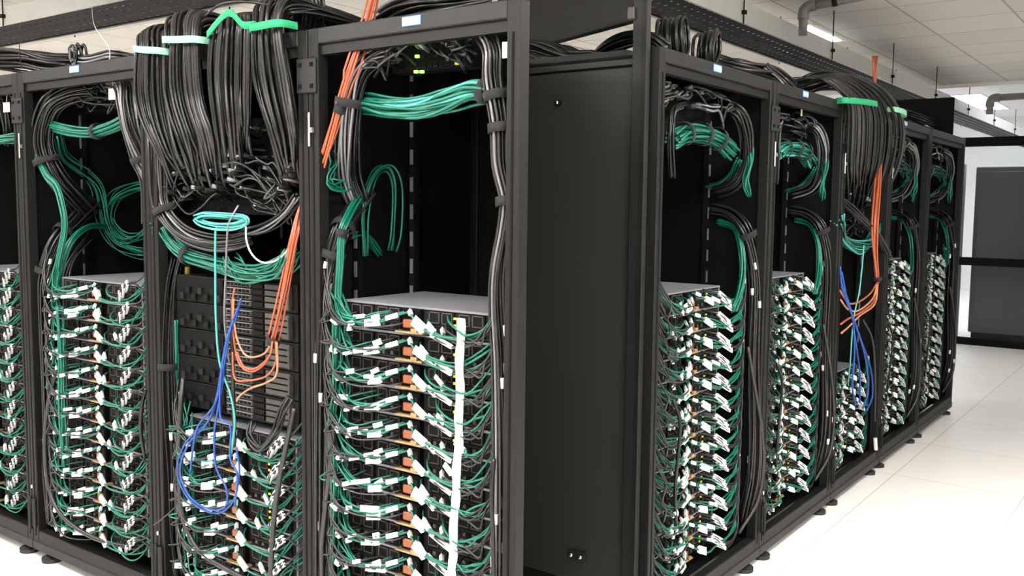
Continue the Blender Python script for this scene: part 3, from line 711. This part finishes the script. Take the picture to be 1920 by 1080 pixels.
# four-bundle rack
bundle('cable_loom', 'grey cable loom curving along the left post under the four bundles', 'cable loom', pld((288, 205, .06), (296, 260, .04), (300, 330, .035), (304, 380, .035), (322, 415, .03), (352, 442, .025), (392, 455, .025), (432, 456, .03), (470, 446, .07)), 15, .033, .0052, mats=['cable_grey', 'sleeve', 'cable_grey'], ties=(.42,), flat=.7)
bundle('cable_loom', 'teal cable loom sagging beneath the grey loom, four-bundle rack', 'cable loom', pld((306, 425, .06), (325, 455, .05), (355, 480, .045), (400, 494, .045), (445, 505, .045), (490, 508, .045), (530, 492, .05), (556, 470, .07)), 20, .026, .0045, m='teal', ties=(.28,))
bundle('cable_loom', 'bright aqua cable coil lying above the grey loom, four-bundle rack', 'cable loom', pld((368, 408, .0), (385, 402, -.01), (420, 404, -.012), (455, 408, -.012), (462, 416, -.012), (440, 424, -.015), (405, 424, -.015), (378, 418, -.01), (368, 410, 0)), 8, .012, .0032, m='teal_light', wob=.25)
bundle('cable_loom', 'loose teal cables drooping below the sagging loom, four-bundle rack', 'cable loom', pld((430, 490, .02), (455, 512, .01), (490, 520, .005), (525, 508, .005), (552, 475, .02)), 10, .03, .003, m='teal', wob=.35)
bundle('cable_loom', 'black cables rising past the right post of the four-bundle rack', 'cable loom', pld((455, 440, .08), (500, 425, .06), (535, 400, .05), (560, 370, .06)), 10, .02, .004, mats=MS)
cord('cord', 'aqua cord dropping from the coil past the middle switches', 'cord', pld((408, 424, -.015), (404, 440, -.02), (404, 520, -.02), (405, 600, -.02), (412, 680, -.02), (432, 740, -.02), (440, 790, -.02), (434, 850, -.02)), .0038, 'teal_light')
cord('cord', 'pale grey cord hanging straight down in the four-bundle rack', 'cord', pld((447, 385, .0), (436, 405, -.02), (427, 430, -.022), (423, 520, -.02), (421, 600, -.018), (430, 680, -.01)), .0036, 'sleeve')
cord('cord', 'pale aqua cord in a short curve below the coil', 'cord', pld((461, 424, -.012), (462, 450, -.02), (472, 476, -.022), (492, 492, -.02), (518, 488, -.02), (545, 465, -.01)), .003, 'white_cord')
cord('cord', 'thick black cord standing upright in the middle of the four-bundle rack', 'cord', pld((436, 560, .0), (436, 660, -.005), (438, 760, -.008), (440, 835, -.01)), .0065, 'cable_grey')
cord('cord', 'dull yellow cord hanging in the dark left of the middle switches', 'cord', pld((352, 500, .1), (350, 560, .1), (348, 620, .1), (352, 690, .1)), .011, 'yellow')
for i, (lab, p) in enumerate((
    ('blue cord in the widest loop left of the four-bundle rack servers', [(452, 560), (440, 605), (420, 660), (411, 725), (394, 785), (350, 828), (332, 878), (346, 924), (374, 952), (410, 962), (438, 938), (449, 885), (443, 838)]),
    ('blue cord just inside the widest blue loop', [(447, 575), (424, 640), (407, 740), (389, 792), (354, 832), (338, 880), (352, 926), (388, 954), (420, 952), (428, 925)]),
    ('blue cord falling almost straight to the lower servers', [(438, 600), (426, 640), (417, 720), (408, 770), (402, 815), (405, 875), (424, 915), (427, 945)]),
    ('blue cord branching left across the upper servers', [(432, 615), (419, 690), (404, 755), (372, 798), (362, 840), (357, 885)]),
    ('blue cord with the smallest loop at right', [(428, 625), (415, 700), (413, 780), (432, 800), (432, 860), (445, 890), (440, 950)]))):
    cord('network_cable', lab, 'cord', [PL(u, v, -.022-.005*i) for u, v in p], .0034, 'blue', 'blue cords in the four-bundle rack')
bundle('orange_fibre_bundle', 'orange fibre cords falling from the tray through two left racks', 'cables', pld((720, -90, .10), (705, -20, .06), (690, 45, .06), (668, 110, .03), (645, 180, .02), (622, 255, .02), (606, 300, .03), (585, 350, .06), (565, 395, .03), (552, 450, -.005), (535, 540, -.012), (518, 620, -.018), (512, 640, -.018)), 9, .016, .0036, mats=['orange', 'orange', 'orange_pale'], ties=(.36, .985), wob=.35, taper=lambda t: 1.15 if t < .3 else (.65 if t < .5 else .95))
for i, (lab, p) in enumerate((
    ('orange cord in the deepest loop to the middle switches', [(514, 642), (500, 678), (472, 697), (448, 680), (438, 630), (436, 570), (440, 540)]),
    ('orange cord in the upper loop to the middle switches', [(513, 638), (494, 664), (464, 668), (446, 640), (438, 595), (438, 560)]),
    ('orange cord looping back along a flat bottom', [(517, 640), (517, 680), (498, 706), (460, 714), (440, 708), (436, 660)]),
    ('orange cord ending lowest, curling left to a port', [(519, 642), (519, 700), (498, 718), (470, 728), (450, 742), (444, 752)]),
    ('orange cord straight along the right of the loops', [(511, 640), (505, 668), (480, 690), (458, 688), (444, 660)]))):
    cord('fibre_cable', lab, 'cord', [PL(u, v, -.02-.004*i) for u, v in p], .0034, 'orange_pale' if i % 2 else 'orange', 'orange cords in the four-bundle rack')
cord('power_cable', 'thick black power cord curving down left of the blue loops', 'cord', pld((344, 708, .02), (338, 770, -.01), (336, 860, -.015), (342, 960, -.015), (372, 1030, -.01), (440, 1075, .0), (520, 1110, .02)), .009, 'cable_grey')
cord('power_cable', 'thick black power cord slanting down right of the blue loops', 'cord', pld((552, 765, .0), (540, 820, -.015), (524, 900, -.02), (512, 990, -.02), (507, 1100, -.02)), .0085, 'cable_grey')
cord('power_cable', 'thick black power cord down the left of the leftmost whole rack', 'cord', pld((106, 700, .0), (92, 750, -.015), (84, 830, -.02), (92, 915, -.02), (120, 970, -.02), (180, 1010, -.01), (262, 1030, .02)), .009, 'cable_grey')
cord('power_cable', 'thick black power cord beside the post left of the four bundles, below', 'cord', pld((274, 728, .01), (266, 760, .0), (264, 810, .0), (272, 860, .01)), .007, 'cable')
cord('power_cable', 'thick black power cord down the left of the white-tape rack', 'cord', pld((627, 782, .0), (622, 850, -.012), (612, 940, -.015), (604, 1020, -.015), (604, 1110, -.01)), .0085, 'cable_grey')
cord('power_cable', 'black power cord down the right of the white-tape stack', 'cord', pld((926, 860, .0), (922, 920, -.01), (924, 1000, -.01), (926, 1100, -.01)), .006, 'cable')
cord('cord', 'thin grey wire crossing the post foot of the four-bundle rack', 'cord', pld((288, 985, -.02), (310, 968, -.02), (332, 948, -.01)), .0022, 'port')

# the four big black bundles over the top rail
def big_bundle(label, strap, apex, mids, end, n, strap_m, side=1, r=.0056, peak=0):
    # strap: (u0, v0, u1, v1) across the front; apex: (u0, v0, u1, v1); mids/end: quads (ul, vl, ur, vr)
    root = None; n2 = n
    b0 = PL((strap[0]+strap[2])/2, (strap[1]+strap[3])/2, -.05)
    root = thing('cable_bundle', label, 'cable bundle', b0, 0, 'big black bundles over the four-bundle rack')
    for i in range(n):
        f = (i+.5)/n; lay = random.choice((0, 0, .5, 1)); dd = -.045+.04*lay*1.4
        f = min(1, max(0, f+U(-.03, .03)))
        def q(Q, d, ff=f): return PL(Q[0]+(Q[2]-Q[0])*ff, Q[1]+(Q[3]-Q[1])*ff, d)
        ap = q(apex, .02+U(-.01, .02)); ap.z -= .02*(2*abs(f-.5))**2+lay*.03
        pts = [Vector((ap.x+side*U(.0, .05), YL+.42+U(-.05, .05), 2.035+U(0, .04))), Vector((ap.x+side*U(0, .02), YL+.20, 2.06+U(0, .03)+.4*(ap.z-2.06))), ap]
        st = q(strap, dd); pts.append(st)
        for (Q, d) in mids: pts.append(q(Q, dd*.6+d+U(-.008, .008)))
        fe = min(1, max(0, f+U(-.12, .12)))
        e1 = q(end, .055, fe); e1.z += U(-.05, .07); pts.append(e1); pts.append(e1+Vector((U(-.01, .03), .06, U(-.02, .0))))
        sp = spline(pts, 6)
        obj('cable', MB().tube(rel(sp, b0), r, 'cable_grey' if RND() < .45 else 'cable', 6), root)
        if RND() < .75:
            a = Vector(pts[-2])-b0; d = (Vector(pts[-1])-Vector(pts[-2])).normalized()
            obj('plug', MB().tube([a-d*.03, a+d*.02], .0075, random.choice(('steel_dark', 'sleeve', 'fan', 'inner')), 6), root)
    # strap ring: flat band round the front and back of the bundle
    a = PL(strap[0]-2, strap[1], -.05)-b0; b = PL(strap[2]+2, strap[3], -.05)-b0
    ring = [a+Vector((0, .045, 0)), a+Vector((0, .0, 0)), a.lerp(b, .12)+Vector((0, -.022, 0)), a.lerp(b, .62 if peak else .5)+Vector((0, -.03, -.002+peak)), a.lerp(b, .88)+Vector((0, -.022, 0)), b, b+Vector((0, .045, 0))]
    rs = spline(ring, 4); vs, fs = [], []
    for p in rs: vs += [p+Vector((0, 0, -.011)), p+Vector((0, 0, .011)), p+Vector((0, .003, .011)), p+Vector((0, .003, -.011))]
    for i in range(len(rs)-1):
        for k in range(4): fs.append([i*4+k, i*4+(k+1) % 4, i*4+4+(k+1) % 4, i*4+4+k])
    obj('strap', MB().add(vs, fs, strap_m, True), root)
    return root
big_bundle('leftmost of the four big black bundles, mint strap, hanging by the post', (256, 92, 311, 97), (270, 52, 318, 44), [((254, 190, 316, 200), .0), ((290, 280, 335, 290), .01)], (325, 345, 365, 330), 22, 'mint_strap')
big_bundle('second big black bundle from the left, tallest, pale mint strap', (310, 76, 378, 75), (322, 20, 395, 20), [((308, 170, 385, 180), .0), ((335, 265, 405, 250), .01)], (365, 350, 420, 325), 30, 'mint_strap')
big_bundle('third big black bundle from the left, slanted green strap', (394, 66, 474, 46), (410, 34, 478, 20), [((388, 140, 472, 150), .0), ((400, 240, 470, 215), .01)], (420, 345, 475, 270), 30, 'green_strap', peak=.045)
big_bundle('rightmost of the four big black bundles, green strap, beside the bolted plate', (474, 56, 532, 44), (488, -6, 560, -8), [((476, 150, 550, 160), .0), ((505, 250, 560, 240), .01)], (535, 345, 562, 300), 28, 'green_strap')
b0 = PL(452, 30, -.05)
cord('loose_cable', 'loose black cable arching from the tallest bundle to the right one', 'cable', pld((385, 30, -.03), (410, 10, -.03), (445, 3, -.02), (485, 6, -.02), (520, 14, 0)), .004, 'cable')
def coil(name, label, P, R, axis, n, r, m, turns=1, sq=.8):
    t = thing(name, label, 'cable coil', P, 0, 'cable coils on the rack roofs')
    ax = Vector(axis).normalized(); a = ax.orthogonal().normalized(); b = ax.cross(a)
    for i in range(n):
        R2 = R*U(.78, 1.0); off = ax*U(-.035, .035)+Vector((U(-.012, .012), U(-.012, .012), U(-.008, .008))); p0 = U(0, 6)
        pts = [off+a*(R2*math.cos(2*PI*k/20))+b*(R2*sq*math.sin(2*PI*k/20))+Vector((0, 0, .006*math.sin(3*2*PI*k/20+p0))) for k in range(21)]
        obj('cable', MB().tube(pts, r, random.choice(m), 5), t)
    return t
coil('cable_coil', 'black cable coil on the roof behind the rightmost big bundle', PL(572, 25, .16), .085, (.3, 1, .1), 14, .0055, ['cable', 'cable', 'cable_grey'], sq=.75)
# middle: big black switch behind the bundles and the grey switches below
A = loc_of('L2', PL(330, 400, .12)); B = loc_of('L2', PL(562, 215, .12))
S = lambda u, v: (loc_of('L2', PL(u, v, .10)).x-(A.x+B.x)/2, loc_of('L2', PL(u, v, .10)).z-A.z)
switch('L2', 'large black switch behind the ends of the four bundles', A.x, B.x, .13, A.z, B.z, [(*S(467, 384), 'led_green'), (*S(525, 329), 'led_yellow'), (*S(526, 377), 'led_yellow')], rows=9)
t = tangle('L2', 'short black cables and plugs on the large switch below the four bundles', A.x+.02, B.x-.01, .12, A.z+.02, A.z+.22, 34, 0, .004, mats=('cable', 'cable', 'cable_grey'), droop=.03, sl=.35)
who4 = 'in the four-bundle rack'
zt, zb_ = PL(480, 527, .056).z, .775
x0, x1 = loc_of('L2', PL(312, 600, .056)).x, loc_of('L2', PL(556, 600, .056)).x
nS = 5; hS = (zt-zb_)/nS
W0 = world_of('L2')
def grey_switch_meshes():
    w = (x1-x0)/2; d = {}
    d['chassis'] = MB().box((-w, .0, .001), (w, .4, hS-.002), 'steel_dark', .002).mesh('chassis')
    m = MB()
    for r in range(4):
        z = .010+r*(hS-.012)/4; z2 = z+(hS-.02)/4-.004
        m.box((.0, -.008, z), (.13, -.001, z2), 'port').box((.14, -.008, z), (.19, -.001, z2), 'fan').box((.20, -.008, z), (w-.03, -.001, z2), 'port')
        for i in range(6): m.box((.008+i*.02, -.0095, z+.003), (.021+i*.02, -.0075, z2-.003), 'hole')
        m.box((.0, -.012, z2-.001), (.13, -.001, z2+.0015), 'steel')
    d['ports'] = m.mesh('port_panel')
    m = MB().box((-w+.08, -.006, .006), (-.02, -.001, hS-.008), 'inner')
    for i in range(7):
        m.box((-w+.10+i*.034, -.016, .012+.02*(i % 2)), (-w+.122+i*.034, -.005, .034+.02*(i % 2)), 'fan' if i % 3 else 'steel_dark')
    d['fans'] = m.mesh('fan_panel')
    d['handle'] = MB().box((w-.028, -.02, .01), (w-.02, -.001, hS-.012), 'port', .002).mesh('pull_handle')
    return d, w
GS, gw = grey_switch_meshes()
for i in range(nS):
    z = zb_+(nS-1-i)*hS
    nm = ['topmost', 'second from the top', 'third from the top', 'fourth from the top', 'lowest'][i]
    t = thing('network_switch', 'grey-ported switch, %s of the five in the four-bundle rack' % nm, 'network switch', W0 @ Vector(((x0+x1)/2, .06, z)), 0, 'grey switches in the four-bundle rack')
    for kk, vv in (('chassis', 'chassis'), ('ports', 'port_panel'), ('fans', 'fan_panel'), ('handle', 'pull_handle')): link(vv, GS[kk], t)
bundle('cable_loom', 'black cable loom running down inside the left post, four-bundle rack', 'cable loom', pld((330, 480, .10), (318, 540, .06), (314, 640, .05), (316, 760, .05), (322, 880, .05), (326, 1000, .05), (340, 1090, .06)), 14, .028, .0045, mats=MX, ties=(.4,), labels=8, label_at=(.45, .95))
bundle('cable_loom', 'teal cables down the left of the middle switches, four-bundle rack', 'cable loom', pld((330, 600, .05), (331, 660, .05), (332, 730, .06)), 4, .008, .004, m='teal')
bundle('cable_loom', 'dark cables snaking in front of the upper right servers, four-bundle rack', 'cable loom', pld((475, 790, .0), (468, 820, -.03), (490, 840, -.04), (515, 810, -.04), (530, 770, -.02), (545, 745, .0)), 4, .012, .0045, mats=MX, wob=.4)

# white-tape rack looms
bundle('cable_loom', 'silver and black loom at the upper left of the white-tape rack', 'cable loom', pld((740, 95, .10), (705, 105, .08), (676, 128, .06), (661, 165, .05), (654, 210, .05), (650, 270, .07), (652, 330, .12), (668, 380, .22)), 24, .036, .0045, mats=['cable', 'cable_grey', 'sleeve'], ties=(.52,))
bundle('cable_loom', 'grey cable loom down the left of the white-tape server stack', 'cable loom', pld((690, 360, .28), (665, 395, .15), (641, 432, .07), (624, 480, .045), (612, 545, .04), (607, 640, .035), (607, 760, .035), (606, 900, .035), (604, 1100, .035)), 22, .030, .0042, mats=['cable', 'cable_grey', 'cable_grey'], ties=(.24, .37), labels=20, label_at=(.4, .97))
bundle('cable_loom', 'silver-grey loom down the right of the white-tape rack', 'cable loom', pld((905, 62, .07), (925, 95, .04), (926, 150, .035), (938, 230, .035), (940, 310, .035), (953, 375, .035), (948, 430, .03), (936, 500, .03), (934, 570, .03), (941, 680, .03), (944, 820, .03), (943, 960, .03), (941, 1100, .03)), 20, .026, .0042, mats=['cable', 'cable_grey', 'cable_grey', 'sleeve'], ties=(.20, .26, .42), labels=18, label_at=(.52, .97))
bundle('cable_loom', 'broad teal cable loom crossing the white-tape rack under the switch', 'cable loom', pld((664, 196, .12), (690, 192, .09), (735, 202, .07), (790, 204, .06), (840, 190, .06), (885, 172, .06), (920, 172, .06), (945, 188, .08)), 30, .030, .0046, m='teal', mats=['teal', 'teal', 'teal', 'teal_light'], ties=(.82,), flat=.8, wob=.3)
bundle('cable_loom', 'teal cable loom down the left of the white-tape stack, beside grey strands', 'cable loom', pld((690, 350, .25), (668, 378, .14), (648, 415, .06), (640, 440, .04), (637, 500, .03), (634, 555, .025), (640, 590, .0), (670, 600, -.005)), 8, .010, .0042, m='teal', ties=(.42,))
bundle('cable_loom', 'thin teal cables straight down the left of the white-tape stack', 'cable loom', pld((634, 590, .0), (632, 660, -.004), (628, 730, -.004), (622, 790, .0), (630, 900, -.004), (625, 1100, -.004)), 6, .012, .0032, m='teal', wob=.4)
bundle('cable_loom', 'teal cables bunched behind the orange cords, white-tape rack', 'cable loom', pld((612, 285, .12), (625, 310, .14), (612, 340, .15), (640, 350, .2), (660, 335, .24)), 9, .025, .003, m='teal', wob=.4)
bundle('cable_loom', 'dark teal loop hanging at the back of the white-tape rack', 'cable loom', pld((683, 480, .17), (682, 400, .17), (700, 330, .22), (728, 312, .28), (745, 345, .3), (742, 430, .3), (735, 470, .3)), 4, .018, .0035, m='teal', wob=.3)
bundle('cable_loom', 'short dark teal tail tied at the back of the white-tape rack', 'cable loom', pld((655, 445, .25), (680, 440, .28), (695, 455, .29), (712, 478, .29)), 6, .012, .0035, m='teal')

# heaps on the left roofs
bundle('cable_heap', 'thick black cable trunk lying on the roofs of the two leftmost racks', 'cables', [PL(-130, 118, .22), PL(-60, 112, .22), PL(0, 110, .2), PL(50, 113, .2), PL(95, 122, .22), PL(140, 124, .26)], 22, .055, .009, mats=['cable'], flat=.8)
coil('cable_coil', 'small black and silver cable knot on the rail beside a pale blue badge', PL(141, 103, .06), .038, (.2, 1, .2), 9, .005, ['cable', 'sleeve', 'cable_grey'])
bundle('cable_heap', 'silver and black cables lying on the roof right of the small knot', 'cables', [PL(140, 112, .08), PL(165, 113, .07), PL(195, 108, .08), PL(215, 106, .10), PL(245, 110, .2)], 12, .020, .0055, mats=['sleeve', 'cable', 'sleeve', 'cable'])
bundle('cable_heap', 'black and silver cable trunk on the roof of the white-tape rack', 'cables', [PL(720, 40, .16), PL(755, 18, .12), PL(800, 4, .10), PL(850, -4, .12), PL(895, -14, .18), PL(910, -22, .34), PL(880, -24, .5)], 26, .038, .0055, mats=['cable', 'cable', 'sleeve', 'cable_grey'])
cord('wire', 'thin pale wire hanging from the tray above the two leftmost racks', 'wire', [PZ(172, 12, 2.5), PL(176, 45, .3), PL(190, 68, .15), PL(205, 92, .06), PL(205, 118, .02)], .0016, 'white_cord')
cord('wire', 'thin dark wire hanging at the post of the photo-edge rack', 'wire', [PZ(40, 40, 2.5), PL(37, 70, .3), PL(37, 100, .06), PL(41, 128, .01)], .0018, 'steel_dark')

# ------------------------------------------------------------------ right row looms
w1 = wr[0]
def RP(i, pts):
    """points given on the first right rack as (u, v, depth), moved to rack i"""
    out = []
    for u, v, d in pts:
        p = PRc(u, v, d); out.append(Vector((p.x, BR[i]+(p.y-BR[0])/w1*wr[i], p.z)))
    return out
for i, who in ((0, 'first right-row rack'), (1, 'second right-row rack'), (3, 'fourth right-row rack'), (4, 'last right-row rack')):
    q = 1 if i < 2 else .6
    bundle('cable_loom', 'teal cable loom crossing the top of the '+who, 'cable loom', RP(i, [(1262, 262, .06), (1285, 250, .08), (1320, 252, .08), (1348, 262, .08), (1370, 285, .10)]), int(18*q), .034, .0052, m='teal', mats=['teal', 'teal', 'teal_light'] if i == 1 else None, ties=(.22, .48, .72), flat=1.0)
    bundle('cable_loom', 'silver and black loom curving at the upper right of the '+who, 'cable loom', RP(i, [(1345, 195, .16), (1378, 205, .08), (1392, 225, .06), (1400, 262, .06), (1396, 310, .10), (1378, 345, .2), (1340, 360, .4)]), int(16*q), .032, .005, mats=['cable', 'sleeve', 'cable_grey'] if i != 0 else ['cable', 'cable', 'cable_grey'])
    bundle('cable_loom', 'grey cable loom down the right of the server stack, '+who, 'cable loom', RP(i, [(1335, 395, .40), (1368, 402, .20), (1394, 425, .09), (1410, 470, .06), (1418, 540, .055), (1414, 680, .05), (1416, 820, .05), (1412, 900, .05), (1396, 975, .06)]), int(16*q), .032, .0048, mats=['cable', 'cable_grey', 'cable_grey'], labels=14, label_at=(.42, .9), ties=(.3,))
    bundle('cable_loom', 'teal cables dropping at the right beside the stack, '+who, 'cable loom', RP(i, [(1345, 415, .35), (1376, 425, .14), (1390, 465, .08), (1393, 510, .06), (1386, 550, .04), (1375, 580, .02)]), int(8*q), .014, .0045, m='teal')
    bundle('cable_loom', 'teal tail hanging under the silver loom, '+who, 'cable loom', RP(i, [(1404, 270, .06), (1404, 310, .06), (1398, 345, .07), (1402, 368, .08)]), 5, .012, .0045, m='teal', wob=.4)
    bundle('cable_loom', 'dark teal sweep curving into the back of the '+who, 'cable loom', RP(i, [(1385, 300, .10), (1372, 325, .16), (1350, 345, .28), (1325, 352, .42)]), 6, .016, .0045, m='teal')
    bundle('cable_loom', 'black loom down the left inside post of the '+who, 'cable loom', RP(i, [(1290, 195, .15), (1266, 205, .06), (1260, 235, .05), (1259, 275, .05), (1262, 330, .08)]), int(6*q), .012, .0045, mats=['cable', 'cable_grey', 'sleeve'])
    cord('power_cable', 'thick black power cord sweeping down the right of the '+who, 'cord', RP(i, [(1402, 650, .03), (1414, 720, .0), (1427, 800, -.005), (1431, 870, -.005), (1420, 940, .0), (1385, 1000, .04)]), .0075, 'cable_grey')
    cord('power_cable', 'black power cord down the left of the '+who, 'cord', RP(i, [(1262, 750, .02), (1275, 790, .0), (1272, 850, .0), (1266, 920, .01), (1268, 1000, .04)]), .0065, 'cable')
# orange-cord rack
def pr(*uvd): return [PRc(u, v, d) for u, v, d in uvd]
b0 = PR(1620, 195, -.05)
root = thing('cable_bundle', 'big black cable bundle over the rail of the orange-corded right rack', 'cable bundle', b0, 0)
for i in range(44):
    f = (i+.5)/44; f = min(1, max(0, f+U(-.03, .03))); lay = random.choice((0, .5, 1)); dd = -.05+.05*lay
    def q(Q, d, ff=None):
        ff = f if ff is None else ff
        return PR(Q[0]+(Q[2]-Q[0])*ff, Q[1]+(Q[3]-Q[1])*ff, d)
    e = q((1588, 385, 1652, 372), .09, min(1, max(0, f+U(-.1, .1)))); e.z += U(-.04, .12)
    pts = [PR(1490+U(-15, 15), 152+U(-5, 8), .20+U(0, .1)), q((1535, 148, 1590, 140), .05), q((1572, 170, 1660, 168), dd*.6), q((1590, 198, 1692, 215), dd), q((1590, 260, 1698, 262), dd*.9), q((1588, 320, 1685, 320), dd*.5+.02), e, e+Vector((-.06, .01, -.01))]
    obj('cable', MB().tube(rel(spline(pts, 6), b0), .0065, 'cable_grey' if RND() < .4 else 'cable', 6), root)
    if RND() < .5: obj('plug', MB().tube([e-b0+Vector((.02, 0, 0)), e-b0+Vector((-.03, 0, 0))], .010, random.choice(('sleeve', 'steel_dark', 'fan')), 6), root)
for (ua, va, ub, vb, mm) in ((1588, 188, 1645, 196, 'green_strap'), (1678, 205, 1698, 216, 'mint_strap')):
    a, b = PR(ua, va, -.045)-b0, PR(ub, vb, -.045)-b0
    rs = spline([a+Vector((-.05, 0, 0)), a, a.lerp(b, .3)+Vector((.02, 0, 0)), a.lerp(b, .7)+Vector((.02, 0, 0)), b, b+Vector((-.05, 0, 0))], 4); vs, fs = [], []
    for p in rs: vs += [p+Vector((0, 0, -.014)), p+Vector((0, 0, .014)), p+Vector((-.003, 0, .014)), p+Vector((-.003, 0, -.014))]
    for i in range(len(rs)-1):
        for k in range(4): fs.append([i*4+k, i*4+(k+1) % 4, i*4+4+(k+1) % 4, i*4+4+k])
    obj('strap', MB().add(vs, fs, mm, True), root)
A = loc_of('R3', PR(1588, 395, .12)); B = loc_of('R3', PR(1655, 240, .12))
switch('R3', 'large black switch behind the big bundle of the right row', max(.1, A.x), B.x+.02, .16, 1.42, 1.80, rows=8)
tangle('R3', 'short black cables and silver plugs below the right-row bundle', max(.1, A.x), B.x, .15, 1.36, 1.5, 20, 0, .0048, mats=('cable', 'cable', 'cable_grey'), sl=.4)
bundle('cable_loom', 'teal cable loom sagging below the right-row bundle', 'cable loom', pr((1572, 410, .06), (1580, 445, .04), (1598, 462, .03), (1620, 462, .03), (1635, 445, .03), (1640, 415, .05)), 16, .034, .0048, m='teal', mats=['teal', 'teal', 'teal_light'], wob=.3)
bundle('cable_loom', 'dark grey cables slanting across below the right-row bundle', 'cable loom', pr((1575, 375, .05), (1605, 400, .01), (1640, 435, -.01), (1668, 480, .0)), 6, .02, .0045, mats=['cable_grey', 'sleeve', 'cable'])
bundle('orange_fibre_bundle', 'orange fibre cords hanging beside the big bundle of the right row', 'cables', pr((1640, 105, .22), (1640, 140, .16), (1641, 175, .10), (1648, 260, .06), (1644, 350, .0), (1640, 420, -.03), (1641, 470, -.03), (1645, 530, -.03)), 7, .016, .005, mats=['orange', 'orange', 'orange_pale'], ties=(.98,), wob=.3)
for i, (lab, p) in enumerate((
    ('right-row orange cord in the lowest curve', [(1645, 530), (1638, 565), (1615, 585), (1590, 598), (1576, 608)]),
    ('right-row orange cord in the middle curve', [(1645, 530), (1636, 560), (1610, 582), (1590, 580), (1576, 562)]),
    ('right-row orange cord in the highest curve', [(1644, 530), (1632, 550), (1610, 566), (1590, 568), (1575, 545)]),
    ('right-row orange cord ending at far left, lowest', [(1646, 532), (1640, 570), (1612, 592), (1592, 612), (1577, 625)]))):
    cord('fibre_cable', lab, 'cord', [PR(u, v, -.03) for u, v in p], .0048, 'orange_pale' if i % 2 else 'orange', 'orange cords in the right row')
for i, (lab, p) in enumerate((
    ('right-row blue cord falling farthest right', [(1575, 500), (1580, 545), (1598, 592), (1615, 640), (1632, 690), (1636, 740), (1625, 770)]),
    ('right-row blue cord second from the right', [(1578, 510), (1590, 570), (1604, 610), (1622, 670), (1628, 730), (1618, 765)]),
    ('right-row blue cord in the middle', [(1577, 530), (1595, 580), (1604, 640), (1612, 700), (1612, 755)]),
    ('right-row blue cord farthest left', [(1582, 540), (1598, 595), (1602, 660), (1598, 720), (1604, 760)]))):
    cord('network_cable', lab, 'cord', [PR(u, v, -.035) for u, v in p], .0052, 'blue', 'blue cords in the right row')
cord('cord', 'aqua cord hanging in the orange-corded right rack', 'cord', pr((1620, 460, -.02), (1612, 540, -.03), (1600, 600, -.03), (1594, 680, -.02), (1590, 720, 0)), .0042, 'teal_light')
cord('power_cable', 'thick black power cord right of the right-row blue cords', 'cord', pr((1618, 600, .0), (1636, 640, .0), (1641, 720, .0), (1640, 790, .0)), .007, 'cable_grey')
cord('label_strip', 'white label strip low in the orange-corded right rack', 'label', pr((1641, 822, .0), (1642, 843, .0)), .012, 'white')
# heaps on the right roofs
coil('cable_coil', 'large black cable coil on the roof nearest the tall corner post', PR(1262, 75, .16), .088, (1, .25, .1), 16, .007, ['cable'], sq=.85)
coil('cable_coil', 'smaller black cable coil behind the large one on the right roof', PR(1325, 92, .16), .075, (1, .2, .0), 14, .007, ['cable'], sq=.7)
bundle('cable_heap', 'black cable trunk arching from the end panel to the coils', 'cables', [PY(1112, 118, YP+.35), PY(1128, 98, YP+.3), PY(1155, 82, YP+.25), PY(1190, 72, YP+.22), PY(1225, 74, YP+.22), PY(1250, 92, YP+.24)], 16, .026, .007, mats=['cable'])
bundle('cable_heap', 'black cable heap on the roof just behind the end panel', 'cables', [PY(920, 108, YP+.3), PY(985, 104, YP+.2), PY(1040, 108, YP+.16), PY(1085, 122, YP+.14), PY(1120, 135, YP+.12)], 24, .055, .009, mats=['cable'], wob=.2)
bundle('cable_heap', 'black cable heap on the second right-row roof', 'cables', [PR(1345, 122, .3), PR(1375, 126, .2), PR(1410, 132, .15), PR(1445, 143, .14), PR(1480, 166, .2)], 16, .045, .008, mats=['cable', 'cable', 'cable_grey'])
bundle('cable_heap', 'silver cables sloping over the rail of the second right-row rack', 'cables', [PR(1435, 122, .12), PR(1455, 138, .08), PR(1475, 157, .04), PR(1492, 172, .04)], 6, .014, .006, mats=['sleeve', 'cable_grey'])
bundle('cable_heap', 'black cable heap leading to the big right-row bundle', 'cables', [PR(1470, 178, .5), PR(1510, 160, .34), PR(1550, 150, .28), PR(1600, 160, .3), PR(1660, 195, .4)], 18, .05, .009, mats=['cable'])
bundle('cable_heap', 'black cable heap on the roofs of the last two right-row racks', 'cables', [PR(1690, 215, .3), PR(1715, 222, .2), PR(1745, 234, .2), PR(1775, 246, .3)], 10, .04, .008, mats=['cable'])

# ------------------------------------------------------------------ world, colour
wd = bpy.data.worlds.new('World'); bpy.context.scene.world = wd; wd.use_nodes = True
wd.node_tree.nodes['Background'].inputs[0].default_value = (.5, .5, .5, 1); wd.node_tree.nodes['Background'].inputs[1].default_value = .05
sc = bpy.context.scene
sc.view_settings.view_transform = 'Standard'; sc.view_settings.look = 'None'; sc.view_settings.gamma = 1; sc.view_settings.use_curve_mapping = False
sc.view_settings.exposure = exposure
sc.cycles.max_bounces = 6; sc.cycles.diffuse_bounces = 4; sc.cycles.use_denoising = True
